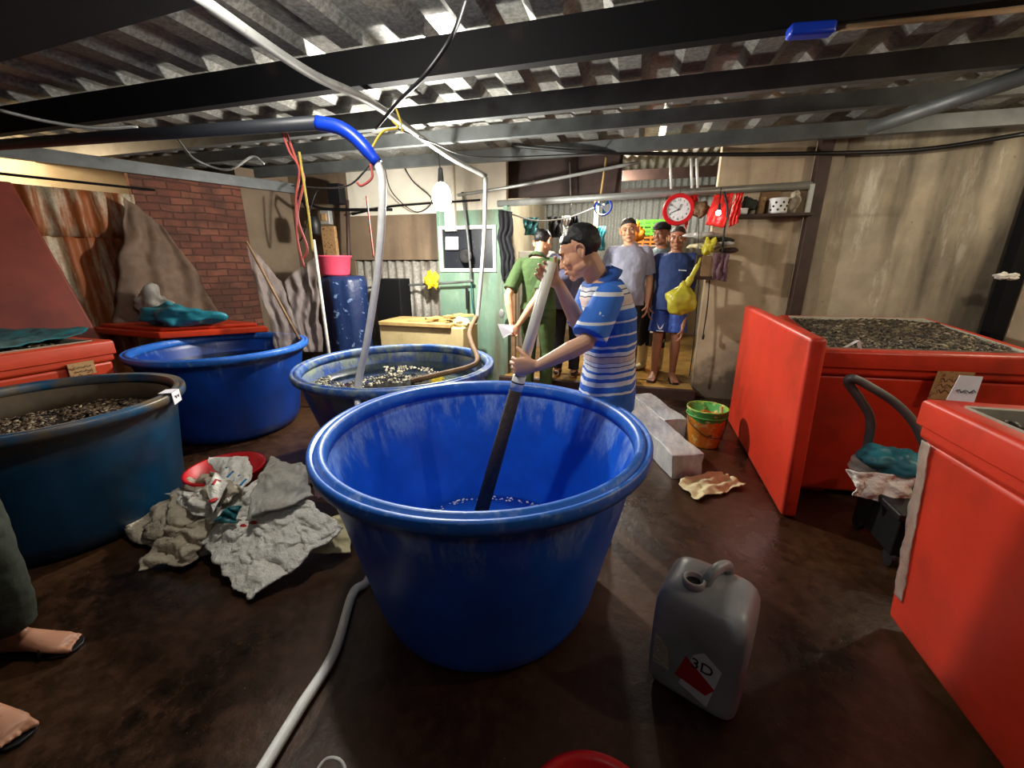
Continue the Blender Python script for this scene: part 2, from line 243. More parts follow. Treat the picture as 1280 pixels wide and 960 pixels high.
# ------------------------------------------------------------------ mesh builder
def tag(o,label=None,cat=None,group=None,kind=None):
    if label: o['label']=label
    if cat: o['category']=cat
    if group: o['group']=group
    if kind: o['kind']=kind
    return o
def empty(name,loc,label,cat,group=None,rz=0):
    o=bpy.data.objects.new(name,None); C.objects.link(o); o.location=loc; o.rotation_euler=(0,0,rz); o.empty_display_size=.05
    return tag(o,label,cat,group)
def frame_of(d,hint=V((0,0,1))):
    d=d.normalized()
    if abs(d.dot(hint))>.95: hint=V((1,0,0)) if abs(d.x)<.9 else V((0,1,0))
    a=d.cross(hint).normalized(); b=a.cross(d).normalized(); return a,b
class MB:
    def __init__(s): s.v=[]; s.f=[]
    def add(s,vs,fs):
        n=len(s.v); s.v+=[V(x) for x in vs]; s.f+=[tuple(i+n for i in f) for f in fs]; return s
    def box(s,c,sz,rz=0,R=None):
        c=V(c); R=R or Matrix.Rotation(rz,3,'Z'); h=[x/2 for x in sz]
        vs=[c+R@V((a*h[0],b*h[1],d*h[2])) for a in (-1,1) for b in (-1,1) for d in (-1,1)]
        return s.add(vs,[(0,1,3,2),(4,6,7,5),(0,4,5,1),(2,3,7,6),(0,2,6,4),(1,5,7,3)])
    def hull(s,bot,top):
        n=len(bot); vs=list(bot)+list(top)
        return s.add(vs,[tuple(range(n-1,-1,-1)),tuple(range(n,2*n))]+[(i,(i+1)%n,n+(i+1)%n,n+i) for i in range(n)])
    def rings(s,R,cap=True,closed=False):
        n=len(R[0]); vs=[p for r in R for p in r]; fs=[]
        m=len(R)
        for i in range(m if closed else m-1):
            j=(i+1)%m
            for k in range(n): fs.append((i*n+k,i*n+(k+1)%n,j*n+(k+1)%n,j*n+k))
        if cap and not closed: fs+=[tuple(range(n-1,-1,-1)),tuple((m-1)*n+k for k in range(n))]
        return s.add(vs,fs)
    def tube(s,pts,r,n=10,cap=True,sq=1):
        pts=[V(p) for p in pts]; rr=r if isinstance(r,(list,tuple)) else [r]*len(pts)
        R=[]; a=None
        for i,p in enumerate(pts):
            d=(pts[min(i+1,len(pts)-1)]-pts[max(i-1,0)]).normalized()
            if a is None: a,b=frame_of(d)
            else:
                a=(a-d*a.dot(d)).normalized()
            b=d.cross(a).normalized()
            R.append([p+(a*math.cos(2*math.pi*k/n)+b*math.sin(2*math.pi*k/n)*sq)*rr[i] for k in range(n)])
        return s.rings(R,cap)
    def capsule(s,p0,p1,r0,r1,n=14):
        p0=V(p0);p1=V(p1);d=(p1-p0); L=d.length; d=d/L if L>1e-6 else V((0,0,1))
        pts=[];rr=[]
        for k in range(5): t=math.pi/2*(1-k/5); pts.append(p0-d*r0*math.sin(t)); rr.append(max(r0*math.cos(t),r0*.05))
        pts.append(p0);rr.append(r0)
        for k in range(1,4): pts.append(p0.lerp(p1,k/4)); rr.append(r0+(r1-r0)*k/4)
        pts.append(p1);rr.append(r1)
        for k in range(1,6): t=math.pi/2*k/5; pts.append(p1+d*r1*math.sin(t)); rr.append(max(r1*math.cos(t),r1*.05))
        return s.tube(pts,rr,n)
    def ell(s,c,r,X=V((1,0,0)),Y=V((0,1,0)),Z=V((0,0,1)),nu=16,nv=10):
        c=V(c); R=[]
        for j in range(nv+1):
            t=-math.pi/2+math.pi*(j+.001)/(nv+.002); R.append([c+X*(r[0]*math.cos(t)*math.cos(2*math.pi*k/nu))+Y*(r[1]*math.cos(t)*math.sin(2*math.pi*k/nu))+Z*(r[2]*math.sin(t)) for k in range(nu)])
        return s.rings(R)
    def lathe(s,prof,c=(0,0,0),n=64,axis=None,closed=False,a0=0):
        c=V(c); X,Y,Z=axis or (V((1,0,0)),V((0,1,0)),V((0,0,1)))
        R=[[c+X*(r*math.cos(2*math.pi*k/n))+Y*(r*math.sin(2*math.pi*k/n))+Z*z for k in range(n)] for r,z in prof]
        return s.rings(R,not closed,closed)
    def build(s,name,mat,parent=None,smooth=False,bevel=0,solid=0,sub=0,remesh=0,sm=0,loc=None):
        """link as ONE mesh object; vertices are given in world space"""
        me=bpy.data.meshes.new(name); o=bpy.data.objects.new(name,me)
        if parent is not None:
            base=V(parent['_w']) if '_w' in parent else (parent.location.copy())
            org=base if loc is None else V(loc)
            o.parent=parent; o.location=org-base
        else:
            if loc is None:
                mn=[min(p[i] for p in s.v) for i in range(3)]; mx=[max(p[i] for p in s.v) for i in range(3)]; loc=((mn[0]+mx[0])/2,(mn[1]+mx[1])/2,mn[2])
            org=V(loc); o.location=org
        me.from_pydata([tuple(p-org) for p in s.v],[],s.f); me.validate(); me.update()
        if mat: me.materials.append(M[mat] if isinstance(mat,str) else mat)
        if smooth or remesh:
            for p in me.polygons: p.use_smooth=True
        if bevel:
            b=o.modifiers.new('b','BEVEL'); b.width=bevel; b.segments=3; b.limit_method='ANGLE'; b.angle_limit=.6
        if remesh:
            b=o.modifiers.new('r','REMESH'); b.mode='VOXEL'; b.voxel_size=remesh; b.use_smooth_shade=True
            if sm:
                q=o.modifiers.new('s','SMOOTH'); q.factor=.5; q.iterations=sm
        if solid:
            b=o.modifiers.new('t','SOLIDIFY'); b.thickness=solid; b.offset=0
        if sub:
            b=o.modifiers.new('u','SUBSURF'); b.levels=sub; b.render_levels=sub
        if bevel:
            for p in me.polygons: p.use_smooth=True
            try: me.set_sharp_from_angle(angle=.9)
            except Exception: pass
        C.objects.link(o); o['_w']=list(org); return o
def catmull(pts,n=8):
    pts=[V(p) for p in pts]; P=[pts[0]*2-pts[1]]+pts+[pts[-1]*2-pts[-2]]; out=[]
    for i in range(1,len(P)-2):
        a,b,c,d=P[i-1:i+3]
        for k in range(n):
            t=k/n; out.append(.5*((2*b)+(c-a)*t+(2*a-5*b+4*c-d)*t*t+(3*b-a-3*c+d)*t**3))
    out.append(pts[-1]); return out
def wire(name,pts,r,mat,label,cat='cable',group=None,parent=None,n=6):
    o=MB().tube(catmull(pts),r,n).build(name,mat,parent,smooth=True)
    if parent is None: tag(o,label,cat,group)
    return o
def fbm(p,s,seed=0,oct=4):
    p=V(p)*s+V((seed*7.3,seed*3.1,seed*1.7)); return noise.fractal(p,.9,2.0,oct)
def patch(c4,nu=28,nv=28,amp=.02,sc=5,seed=0,sag=0,fold=0,fd=(1,.3)):
    """crumpled four-cornered sheet; c4 = corners in order"""
    a,b,c,d=[V(p) for p in c4]; n=((b-a).cross(d-a)+(c-b).cross(d-c)).normalized()
    m=MB(); vs=[];fs=[]
    for j in range(nv+1):
        for i in range(nu+1):
            u=i/nu;w=j/nv; p=(a*(1-u)+b*u)*(1-w)+(d*(1-u)+c*u)*w
            e=min(u,1-u,w,1-w)*4; e=min(1,e)
            q=fbm(p,sc,seed)*amp+fbm(p,sc*3.3,seed+5)*amp*.35
            if fold: q+=fold*math.sin((u*fd[0]+w*fd[1])*17+3*fbm(p,2,seed+9))
            p=p+n*q*(.6+.4*e)+V((fbm(p,sc,seed+11),fbm(p,sc,seed+12),0))*amp*1.3
            p=p-UP*sag*math.sin(math.pi*u)*math.sin(math.pi*w)
            vs.append(p)
    for j in range(nv):
        for i in range(nu): fs.append((j*(nu+1)+i,j*(nu+1)+i+1,(j+1)*(nu+1)+i+1,(j+1)*(nu+1)+i))
    return m.add(vs,fs)
def corr(o,u,L,w,Hh,pitch,amp,prof='sine',rows=2,bend=None):
    """corrugated sheet from corner o, ribs spaced along u, running along w"""
    o=V(o);u=V(u).normalized();w=V(w).normalized();n=u.cross(w).normalized()
    m=MB(); xs=[]
    if prof=='sine':
        k=int(L/pitch*8); xs=[(L*i/k,amp*math.sin(2*math.pi*(L*i/k)/pitch)) for i in range(k+1)]
    else:
        x=0
        while x<L:
            xs+=[(x,0),(x+pitch*.36,0),(x+pitch*.50,amp),(x+pitch*.86,amp)]; x+=pitch
        xs.append((x,0))
    vs=[];fs=[];K=len(xs)
    for j in range(rows+1):
        for x,h in xs:
            p=o+u*x+w*(Hh*j/rows)+n*h
            if bend: p=p+n*bend(x,Hh*j/rows)
            vs.append(p)
    for j in range(rows):
        for i in range(K-1): fs.append((j*K+i,j*K+i+1,(j+1)*K+i+1,(j+1)*K+i))
    return m.add(vs,fs)


def text_into(m,body,size,org,X,Y,depth=.0006,center=True):
    """flat lettering as mesh, laid on the plane X,Y at org"""
    cu=bpy.data.curves.new('tmp','FONT'); cu.body=body; cu.size=size; cu.extrude=depth
    if center: cu.align_x='CENTER'; cu.align_y='CENTER'
    ob=bpy.data.objects.new('tmp',cu); C.objects.link(ob); dg=bpy.context.evaluated_depsgraph_get(); me=bpy.data.meshes.new_from_object(ob.evaluated_get(dg)); Z=X.cross(Y)
    m.add([org+X*v.co.x+Y*v.co.y+Z*v.co.z for v in me.vertices],[tuple(p.vertices) for p in me.polygons])
    bpy.data.objects.remove(ob); bpy.data.curves.remove(cu); bpy.data.meshes.remove(me); return m
# ================================================================== SETTING
def S(o): o['kind']='structure'; return o
YB=4.7; ZR=2.52
P1=V((-4.30,4.71,0)); LD=(V((-4.69,2.26,0))-V((-3.65,4.71,0))).normalized(); LN=V((LD.y,-LD.x,0))   # LN points out of the room or in
if LN.x<0: LN=-LN                                                                    # into the room
def LS(s,z,o=0): return P1+LD*s+LN*o+UP*z
S(MB().box((-1.1,1.6,-.05),(10.4,6.5,.1)).build('floor','floor'))
S(MB().box((-.6,7.05,.06-.05),(6,4.5,.22)).build('floor_passage','floor_out'))
S(MB().box((-.345,4.70,.01),(2.13,.28,.22)).build('floor_step','floor_out',bevel=.01))
S(MB().box((-.36,4.54,.03),(2.2,.06,.17)).build('trim_threshold','wood_dark',bevel=.01))
# roof
S(corr((-6.3,-1.3,ZR+.02),(1,0,0),9.6,(0,1,0),6.05,.36,.038,'trap',1).build('ceiling','roof',solid=.002))
# roof beams (C sections running across)
def cbeam(name,Y,z0,h,w,x0=-6.0,x1=3.15,mat='steel',dz=0):
    m=MB(); t=.006
    pr=[(0,0),(w,0),(w,.02),(w-t,.02),(w-t,t),(t,t),(t,h-t),(w-t,h-t),(w-t,h-.02),(w,h-.02),(w,h),(0,h)]
    m.hull([V((x0,Y+a,z0+b)) for a,b in pr],[V((x1,Y+a,z0+b+dz)) for a,b in pr])
    return S(m.build(name,mat))
a=PZ(-160,124,2.30); b=PZ(262,3,2.30); e_=V((b.y-a.y,-(b.x-a.x),0)).normalized()*.42
S(MB().hull([a,b,b+e_,a+e_],[p+UP*.2 for p in (a,b,b+e_,a+e_)]).build('roof_beam','steel_dark'))
cbeam('roof_beam',2.27,2.35,.17,.06,mat='steel_dark')
cbeam('roof_beam',3.10,2.40,.12,.06)
cbeam('roof_beam',3.66,2.42,.10,.06)
cbeam('roof_beam',4.36,2.41,.11,.06)
# side beam on top of left wall and diagonal beam on the right
a=LS(.0,2.27,.05); b=LS(6.2,2.27,.05)
S(MB().hull([a+V((0,0,x)) + LN*y for y,x in((0,0),(.06,0),(.06,.11),(0,.11))],[b+V((0,0,x))+LN*y for y,x in((0,0),(.06,0),(.06,.11),(0,.11))]).build('roof_beam','steel'))
S(MB().tube([PZ(1090,160,2.36),PZ(1290,92,2.36)+V((.0,0,0))],.045,12).build('roof_beam','steel',smooth=True))
# back wall
def wbox(name,x0,x1,z0,z1,mat,y0=YB,th=.12,bev=0):
    return S(MB().box(((x0+x1)/2,y0+th/2,(z0+z1)/2),(x1-x0,th,z1-z0)).build(name,mat,bevel=bev))
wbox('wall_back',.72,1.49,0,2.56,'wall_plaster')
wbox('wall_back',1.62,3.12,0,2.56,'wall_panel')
wbox('wall_back',-3.46,-1.42,1.98,2.56,'wall_pale',YB+.02,.08)
wbox('wall_back',-4.4,-3.46,0,2.56,'wall_brown',YB+.02,.08)
wbox('wall_back',-3.5,-2.27,1.46,1.98,'wall_brown',YB+.01,.08)
S(corr((-3.7,YB+.06,-.02),(1,0,0),1.45,(0,0,1),1.5,.115,.018).build('wall_back','grey_sheet',smooth=True,solid=.002))
# green painted partition with a hole for its window
gz0=PY(585,336,YB).z; gz1=PY(585,286,YB).z; gx0=PY(553,310,YB).x; gx1=PY(617,310,YB).x
gm=MB()
for x0,x1,z0,z1 in ((-2.27,gx0,0,2.0),(gx1,-1.42,0,2.0),(gx0,gx1,0,gz0),(gx0,gx1,gz1,2.0)):
    gm.box(((x0+x1)/2,YB+.04,(z0+z1)/2),(x1-x0,.08,z1-z0))
S(gm.build('wall_back','wall_green'))
fm=MB(); t_=.035
for x0,x1,z0,z1 in ((gx0-t_,gx0+.005,gz0-t_,gz1+t_),(gx1-.005,gx1+t_,gz0-t_,gz1+t_),(gx0,gx1,gz0-t_,gz0+.005),(gx0,gx1,gz1-.005,gz1+t_)):
    fm.box(((x0+x1)/2,YB-.005,(z0+z1)/2),(x1-x0,.03,z1-z0))
w=S(fm.build('window_1','white',bevel=.004)); 
MB().box(((gx0+gx1)/2,YB+.04,(gz0+gz1)/2),(gx1-gx0,.01,gz1-gz0)).build('pane','win_dark',w)
S(MB().box((-2.08,YB-.02,2.15),(.13,.06,.75)).build('trim_1','wall_pale',bevel=.004))
S(MB().box((-1.40,YB-.01,1.0),(.05,.14,2.05)).build('trim_2','wall_green',bevel=.006))
S(MB().box((-1.33,YB+.02,.75),(.05,.06,1.25)).build('trim_3','wood',bevel=.006))
# post between plaster and panel
S(MB().hull([V((x,y,0)) for x,y in((1.50,4.62),(1.60,4.62),(1.60,4.72),(1.50,4.72))],[V((x,y,2.5)) for x,y in((1.50,4.62),(1.60,4.62),(1.60,4.72),(1.50,4.72))]).build('trim_4','wood_dark',bevel=.006))
S(MB().box((1.66,4.67,1.25),(.10,.03,2.5)).build('trim_5','wall_panel',bevel=.004))
S(MB().box((3.08,4.60,1.25),(.10,.12,2.5)).build('trim_6','steel_dark',bevel=.004))
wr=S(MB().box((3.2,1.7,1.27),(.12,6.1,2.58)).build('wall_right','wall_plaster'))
# left wall: brick pier, rusty sheets
o=MB().box((0,0,0),(1.0,.12,2.4)).build('wall_left','brick',loc=(0,0,0)); o.location=LS(1.08,1.2,-.06); o.rotation_euler=(0,0,math.atan2(LD.y,LD.x)); S(o)
o=MB().box((0,0,0),(.7,.10,2.5)).build('wall_left','wall_brown',loc=(0,0,0)); o.location=LS(.25,1.25,-.08); o.rotation_euler=(0,0,math.atan2(LD.y,LD.x)); S(o)
S(corr(LS(1.56,.0,-.03),LD,4.6,UP,1.78,.15,.022,rows=8,bend=lambda x,h:.012*math.sin(x*3)*h).build('wall_left','rusty',smooth=True,solid=.002))
S(corr(LS(1.58,1.66,-.0),LD,4.5,UP*.98+LN*.12,.42,.15,.022,rows=4).build('wall_left','rusty',smooth=True,solid=.002))
S(MB().tube([LS(1.4,2.14,.05),LS(6.2,2.16,.05)],.012,8).build('trim_7','steel_dark'))
S(MB().box((0,0,0),(6,.06,3.0)).build('wall_outside','wall_beige',loc=(0,0,0)))
o=bpy.context.scene.objects['wall_outside']; o.location=LS(3.4,1.4,-.9); o.rotation_euler=(0,0,math.atan2(LD.y,LD.x))
# doorway header pipe and passage
S(MB().box((-.95,5.02,2.36),(1.5,.04,.42)).build('wall_passage_dark_panel','wood_dark'))  # added dark panel that keeps the passage top dark above the doorway
header=S(MB().tube([V((-1.5,4.66,2.05)),V((1.52,4.66,2.10))],.035,12).build('trim_8','pipe',smooth=True))
S(MB().box((-1.78,6.62,1.2),(.1,3.56,2.5)).build('wall_passage_left','wall_beige'))
S(MB().box((1.6,6.6,1.2),(.1,3.8,2.6)).build('wall_passage_right','wall_brown'))
S(MB().box((-.2,8.36,.6),(3.8,.08,1.4)).build('wall_passage_end','wall_beige'))
S(corr((-1.9,8.3,1.2),(1,0,0),3.6,(0,0,1),1.7,.11,.02).build('wall_passage_end','pale_sheet',smooth=True,solid=.002))
S(corr((-2.2,4.72,2.74),(1,0,0),4.2,(0,1,.03),3.9,.12,.02).build('ceiling_passage','grey_sheet',smooth=True,solid=.002))
S(MB().box((-.2,6.1,2.52),(4,.06,.12)).build('roof_beam','wood_dark'))
S(MB().box((-.2,7.4,2.50),(4,.06,.12)).build('roof_beam','wood_dark'))

# ================================================================== TUBS
def tub(name,c,R,h,mat,label,cat='tub',group=None,rb=None):
    rb=rb or R*.66; k=R/.65
    t=empty(name,(c[0],c[1],0),label,cat,group); rm={'tub_blue':'rim_blue','tub_blue_dirty':'rim_scaled','tub_teal':'rim_teal','tub_deep':'rim_blue'}[mat]
    outer=[(0,0),(rb-.07,0),(rb-.03,.01),(rb,.05),(rb+.02,.11),(R-.066*k,h-.16),(R-.058*k,h-.11),(R-.046*k,h-.085),(R-.03*k,h-.07),(R-.02*k,h-.06),(R-.012*k,h-.05)]
    body=outer+[(R-.03*k,h-.03),(R-.055*k,h-.05),(R-.068*k,h-.1),(rb+.0,.18),(rb-.03,.13),(rb-.09,.11),(0,.11)]
    MB().lathe([(max(r,.0008),z) for r,z in body],(c[0],c[1],0),n=96).build('body',mat,t,smooth=True)
    rim=[(R-.004*k,h-.05),(R,h-.03),(R-.001,h-.012),(R-.006,h-.004),(R-.016,h-.004),(R-.021,h-.014),(R-.026,h-.014),(R-.032,h-.001),(R-.042,h),(R-.052,h-.004),(R-.059,h-.014),(R-.063,h-.035),(R-.064,h-.06),(R-.05,h-.06),(R-.02,h-.055)]
    MB().lathe(rim,(c[0],c[1],0),n=96,closed=True).build('rim',rm,t,smooth=True)
    return t
tub('round_tub',(-.53,1.44),.65,.80,'tub_blue','large bright blue round tub in the middle being scrubbed with a long pole',rb=.45)
tag(MB().lathe([(.0008,.19),(.42,.19),(.44,.2),(.0008,.205)],(-.53,1.44,0),n=64).build('wash_water','water_blue',smooth=True),'shallow soapy water in the bottom of the bright blue middle tub','water',kind='stuff')
fo_=[]
for k in range(90):
    a=math.radians(random.uniform(25,150)); q=random.uniform(.385,.42); fo_.append(V((-.53+q*math.cos(a),1.44+q*math.sin(a),.206)))
m=MB()
for p in fo_: s_=random.uniform(.003,.008); m.ell(p,(s_,s_,s_*.5),nu=8,nv=5)
tag(m.build('glint_specks','white_print',smooth=True),'white specks standing for glints around the water in the middle tub','foam',kind='stuff')  # white specks stand for light glinting along the water's edge
tub('round_tub',(-1.56,2.49),.685,.75,'tub_blue_dirty','blue round tub with scaly rim holding dark water and pale clams',rb=.46)
tub('round_tub',(-3.37,2.66),.665,.75,'tub_deep','deep blue round tub half covered by an orange lid against left wall',rb=.5)
t4=tub('round_tub',(-2.97,1.29),.60,.72,'tub_teal','dirty dark teal tub filled with brown clams at the left',rb=.47)
MB().lathe([(.526,.665),(.522,.665),(.50,.50),(.504,.50)],(-2.97,1.29,0),n=64,closed=True).build('scum_lining','scum',t4,smooth=True)
def disc_water_or_shade(c,r,z,name,mat,label):
    tag(MB().lathe([(.0008,z-.02),(r,z-.02),(r,z),(.0008,z)],(c[0],c[1],0),n=64).build(name,mat,smooth=False),label,'water',kind='stuff')
disc_water_or_shade((-1.56,2.49),.575,.62,'tub_water_or_shade','water','dark water filling the scaly blue tub')
def shells(name,mat,spots,size,label,cat='clams'):
    m=MB()
    for p in spots:
        s=size*random.uniform(.7,1.25); a=random.uniform(0,6.28); n=V((random.gauss(0,.45),random.gauss(0,.45),1)).normalized()
        X,Y=frame_of(n,V((math.cos(a),math.sin(a),.1)))
        m.ell(p,(s,s*.75,s*.38),X,Y,n,6,4)
    return tag(m.build(name,mat,smooth=True),label,cat,kind='stuff')
def disc_spots(c,r,n,zf):
    out=[]
    for i in range(n):
        a=random.uniform(0,6.283);q=r*math.sqrt(random.random()); x=c[0]+q*math.cos(a);y=c[1]+q*math.sin(a)
        z=zf(x,y)
        if z is not None: out.append(V((x,y,z)))
    return out
# teal tub heap: higher to the right
def bed(name,c,r,z0,mat):
    pass
disc_water_or_shade((-3.37,2.66),.57,.58,'tub_water_or_shade','water','dark disc standing for the shade in the deep blue tub under the orange lid')  # dark disc put in for the shade inside the tub
zt4=lambda x,y:.56+.03*(x+2.97)+.03*fbm((x,y,0),3,1)
sp=disc_spots((-2.97,1.29),.485,3200,zt4)
shells('clam_heap','clams_dark',sp,.016,'brown clams heaped inside the dirty dark teal tub')
disc_water_or_shade((-2.97,1.29),.485,.545,'tub_water_or_shade','water','murky water under the clams in the teal tub')
sp=disc_spots((-1.62,2.36),.50,1900,lambda x,y:(.62+.006*random.random()) if fbm((x,y,0),3.2,3)>(.12 if x<-1.45 or y>2.5 else -.25) and random.random()<.75 else None)
sp=[p-UP*.004 for p in sp]
shells('clam_heap','clams_pale',sp,.013,'pale clams showing through the dark water of the scaly blue tub')

# ================================================================== INSULATED TANKS
def off(P,d):
    """inset quad by d (positive inwards)"""
    c=sum(P,V((0,0,0)))/4; return [p+(c-p).normalized()*d*1.414 for p in P]
def tank(name,Q,h,mat,label,fill,liner='liner',shell='clams',nfill=2600,fz=.06,taper=.04,extra=None):
    Q=[V((x,y,0)) for x,y in Q]; c=sum(Q,V((0,0,0)))/4
    t=empty(name,(c.x,c.y,0),label,'tank'); lip=.022
    up=lambda P,z:[p+UP*z for p in P]
    m=MB(); a=off(Q,lip+taper);b=off(Q,lip)
    m.hull(up(a,.04),up(b,h-.15)); m.hull(up(off(Q,lip-.012),h-.15),up(off(Q,lip-.012),h-.08))
    m.build('body',mat,t,bevel=.02)
    inn=off(Q,.085)
    m=MB(); R=[up(Q,h-.085),up(Q,h-.012),up(off(Q,.012),h),up(off(Q,.07),h),up(inn,h-.02),up(inn,h-.10),up(Q,h-.10)]
    m.rings(R,False,True); m.build('rim',mat,t,bevel=.006)
    m=MB(); i2=off(Q,.1); m.rings([up(off(Q,.078),h+.004),up(inn,h-.0),up(i2,h-.2),up(off(Q,.092),h-.2),up(off(Q,.082),h-.01)],False,True); m.build('liner',liner,t)
    m=MB(); f=off(Q,.2)
    for p in f: MB().box(p+UP*.02,(.14,.14,.04)).build('foot',mat,t)
    # fill
    pts=[]; q=off(Q,.125)
    for _ in range(nfill):
        u,w=random.random(),random.random(); p=(q[0]*(1-u)+q[1]*u)*(1-w)+(q[3]*(1-u)+q[2]*u)*w
        pts.append(V((p.x,p.y,h-fz+.02*fbm(p,4,2)+.012*random.random())))
    m=MB(); m.hull(up(off(Q,.105),h-.25),up(off(Q,.105),h-fz-.012)); m.build('bedding',mat if False else 'wood_dark',t)
    shells('clam_heap',shell,pts,.021,fill)
    return t
tank('insulated_tank',[(1.06,2.66),(2.15,2.76),(2.56,4.55),(1.36,4.45)],.95,'red','long red insulated tank full of clams along the right wall','brown clams filling the long red tank by the right wall',nfill=5600,fz=.022)
tank('insulated_tank',[(1.07,.35),(2.3,.35),(2.3,1.79),(1.05,1.77)],.95,'red','red insulated tank at the near right with tape down its corner','clams lying in the near right red tank',nfill=2400,fz=.045)
tank('insulated_tank',[(-4.62,1.06),(-3.60,1.02),(-3.52,1.98),(-4.45,1.98)],.9,'orange_tank','orange insulated tank behind the teal tub under a green cloth','clams filling the orange tank beside the leaning board',shell='clams_dark',nfill=2400,fz=.04)
# tall lid leaning by the long tank
m=MB(); 
m.hull([V((.94,2.42,0)),V((1.02,2.42,0)),V((1.04,4.0,0)),V((.96,4.0,0))],[V((.88,2.36,1.06)),V((.96,2.36,1.06)),V((1.06,4.12,1.06)),V((.98,4.12,1.06))])
lid=empty('tank_lid',(.98,3.2,0),'big red tank lid standing on edge against the long red tank','lid'); m.build('panel','red_edge',lid,bevel=.022)
# orange lid lying over the deep blue tub
zl=.765; A=PZ(200,424,zl); Bc=PZ(336,415,zl); e=(Bc-A); ew=V((-e.y,e.x,0)).normalized()
dl=V((-1,.05,0)).normalized()*1.0
Q=[A,Bc,Bc+dl+V((0,.12,0)),A+dl+V((0,.0,0))]
lid=empty('tank_lid',tuple(A),'orange tank lid lying across the deep blue tub','lid')
MB().hull([p for p in Q],[p+UP*.06 for p in Q]).build('panel','orange',lid,bevel=.012)
c=sum(Q,V((0,0,0)))/4; q2=[c+(p-c)*.88 for p in Q]
MB().hull([p+UP*.06 for p in q2],[p+UP*.095 for p in q2]).build('top_step','orange',lid,bevel=.012)
ORC=c
# tall faded board leaning at the far left
def LW(px,py,o=.12):
    r=ray(px,py); n=V((LN.x,LN.y,0)); p0=P1+LN*o; t=((p0-V((0,0,0))).dot(n))/(r.dot(n)); return r*t+V((0,0,H))
tp=LW(16,228,.22); bt=LW(112,402,.62)
b0=V((bt.x,bt.y,.55)) 
far=LD*1.5
pts=[LW(14,228,.06),LW(112,400,.34)]
top0=pts[0]; d=(pts[1]-pts[0]); bot0=pts[1]+d*.45
th=LN*.04
m=MB(); m.hull([bot0,bot0+th,bot0+far+th,bot0+far],[top0,top0+th,top0+far+th,top0+far])
tag(m.build('leaning_board','maroon',bevel=.015),'tall faded red board leaning on the rusty left wall','board')
# ================================================================== OVERHEAD PIPES, HOSES, STRINGS
pe=PF(403,153,2.2)
t=empty('water_pipe',tuple(pe),'dark overhead water pipe with a blue sleeve bending into the pale hose','pipe')
MB().tube([PY(-120,190,1.95),PY(150,170,1.9),pe+V((-.02,0,0))],.031,14).build('pipe_body','pvc_dark',t,smooth=True)
sl=catmull([pe+V((-.03,0,0)),PF(425,160,2.2),PF(448,176,2.2),PF(472,204,2.2)],6)
MB().tube(sl,[.032]*(len(sl)-3)+[.028,.026,.025],14).build('blue_sleeve','blue_sleeve',t,smooth=True)
hp=[PF(470,199,2.2),PF(478,235,2.2),PF(473,330,2.2),PF(460,420,2.2),PF(447,500,2.17),V((-1.17,1.62,.45)),V((-1.10,1.48,.12)),V((-1.06,1.30,.028)),PZ(441,742,.024),PZ(418,815,.024),PZ(375,885,.024),PZ(328,962,.024),PZ(300,1010,.024)]
hc=catmull(hp,10)
tag(MB().tube(hc,[.019]*len(hc),12).build('hose','hose',smooth=True),'pale hose hanging beside the bright blue tub and trailing across the dark floor','hose')
wire('conduit',[PZ(235,-12,2.30),PZ(385,90,2.30),PZ(470,132,2.30),PZ(560,195,2.30),PF(607,220,4.25)],.022,'pipe','long thin grey conduit running under the roof towards the hanging bulb','pipe',n=10)
wire('conduit',[PF(607,222,4.22),PF(605,300,4.2),PF(598,385,4.0),PF(594,402,3.8)],.020,'pipe','upright pipe standing before the green partition','pipe',n=10)
wire('bent_hose',[PF(595,396,3.84),PF(587,415,3.5),PF(590,430,3.28),PF(597,450,3.02),PF(585,459,2.93),PF(545,469,2.76),PF(513,477,2.70)],.020,'wood','tan bent hose running from the upright pipe into the scaly blue tub','hose',n=10)
wire('conduit',[PY(572,244,4.55),PY(660,230,4.5),PY(798,203,4.5)],.016,'pipe','slanting thin pipe above the passage opening','pipe',n=8)
wire('conduit',[PY(420,362,4.62),PY(500,357,4.62),PY(583,352,4.6),PY(588,346,4.6),PY(585,300,4.6),PY(578,240,4.6)],.014,'steel','bent thin pipe crossing the corrugated sheet and the small window','pipe',n=8)
wire('cable',[PZ(585,-10,2.25),PF(565,45,1.9),PF(530,95,2.0),PF(497,128,2.2),PF(470,160,2.4)],.009,'black','thick black cable looping down from the roof above the middle tub','cable')
wire('cable',[PF(470,195,2.4),PF(455,215,2.6),PF(435,232,2.9),PF(405,235,3.3),PF(365,232,3.6)],.006,'steel','thin grey cable curving behind the pale hose','cable')
wire('cable',[PF(0,138,2.0),PF(60,152,2.1),PF(120,160,2.2),PF(172,158,2.3)],.007,'pipe','pale cable drooping under the dark roof at the upper left','cable')
wire('cable',[PF(222,175,2.6),PF(245,200,2.6),PF(285,212,2.7),PF(315,196,2.8),PF(330,205,2.8)],.007,'pipe','light grey cable sagging beside the blue sleeve strings','cable')
wire('cable',[PY(640,182,4.3),PY(740,190,4.32),PY(880,193,4.6),PY(1010,192,4.6),PY(1150,187,4.6),PY(1290,166,4.4)],.018,'black','thick black cable along the top of the back wall','cable')
wire('cable',[PF(495,160,3.2),PF(540,178,3.4),PF(600,196,3.8),PY(740,192,4.3)],.005,'black','thin black wire running from the roof towards the passage','cable')
wire('cable',[PY(497,190,4.55),PY(515,225,4.55),PY(540,250,4.55),PY(520,265,4.55),PY(490,240,4.55),PY(480,205,4.55)],.006,'black','loose black wire loops on the pale wall left of the bulb','cable')
wire('cable',[PY(440,268,4.6),PY(490,258,4.6),PY(600,250,4.55)],.012,'steel_dark','dark wire rail crossing the pale wall behind the hose','cable')
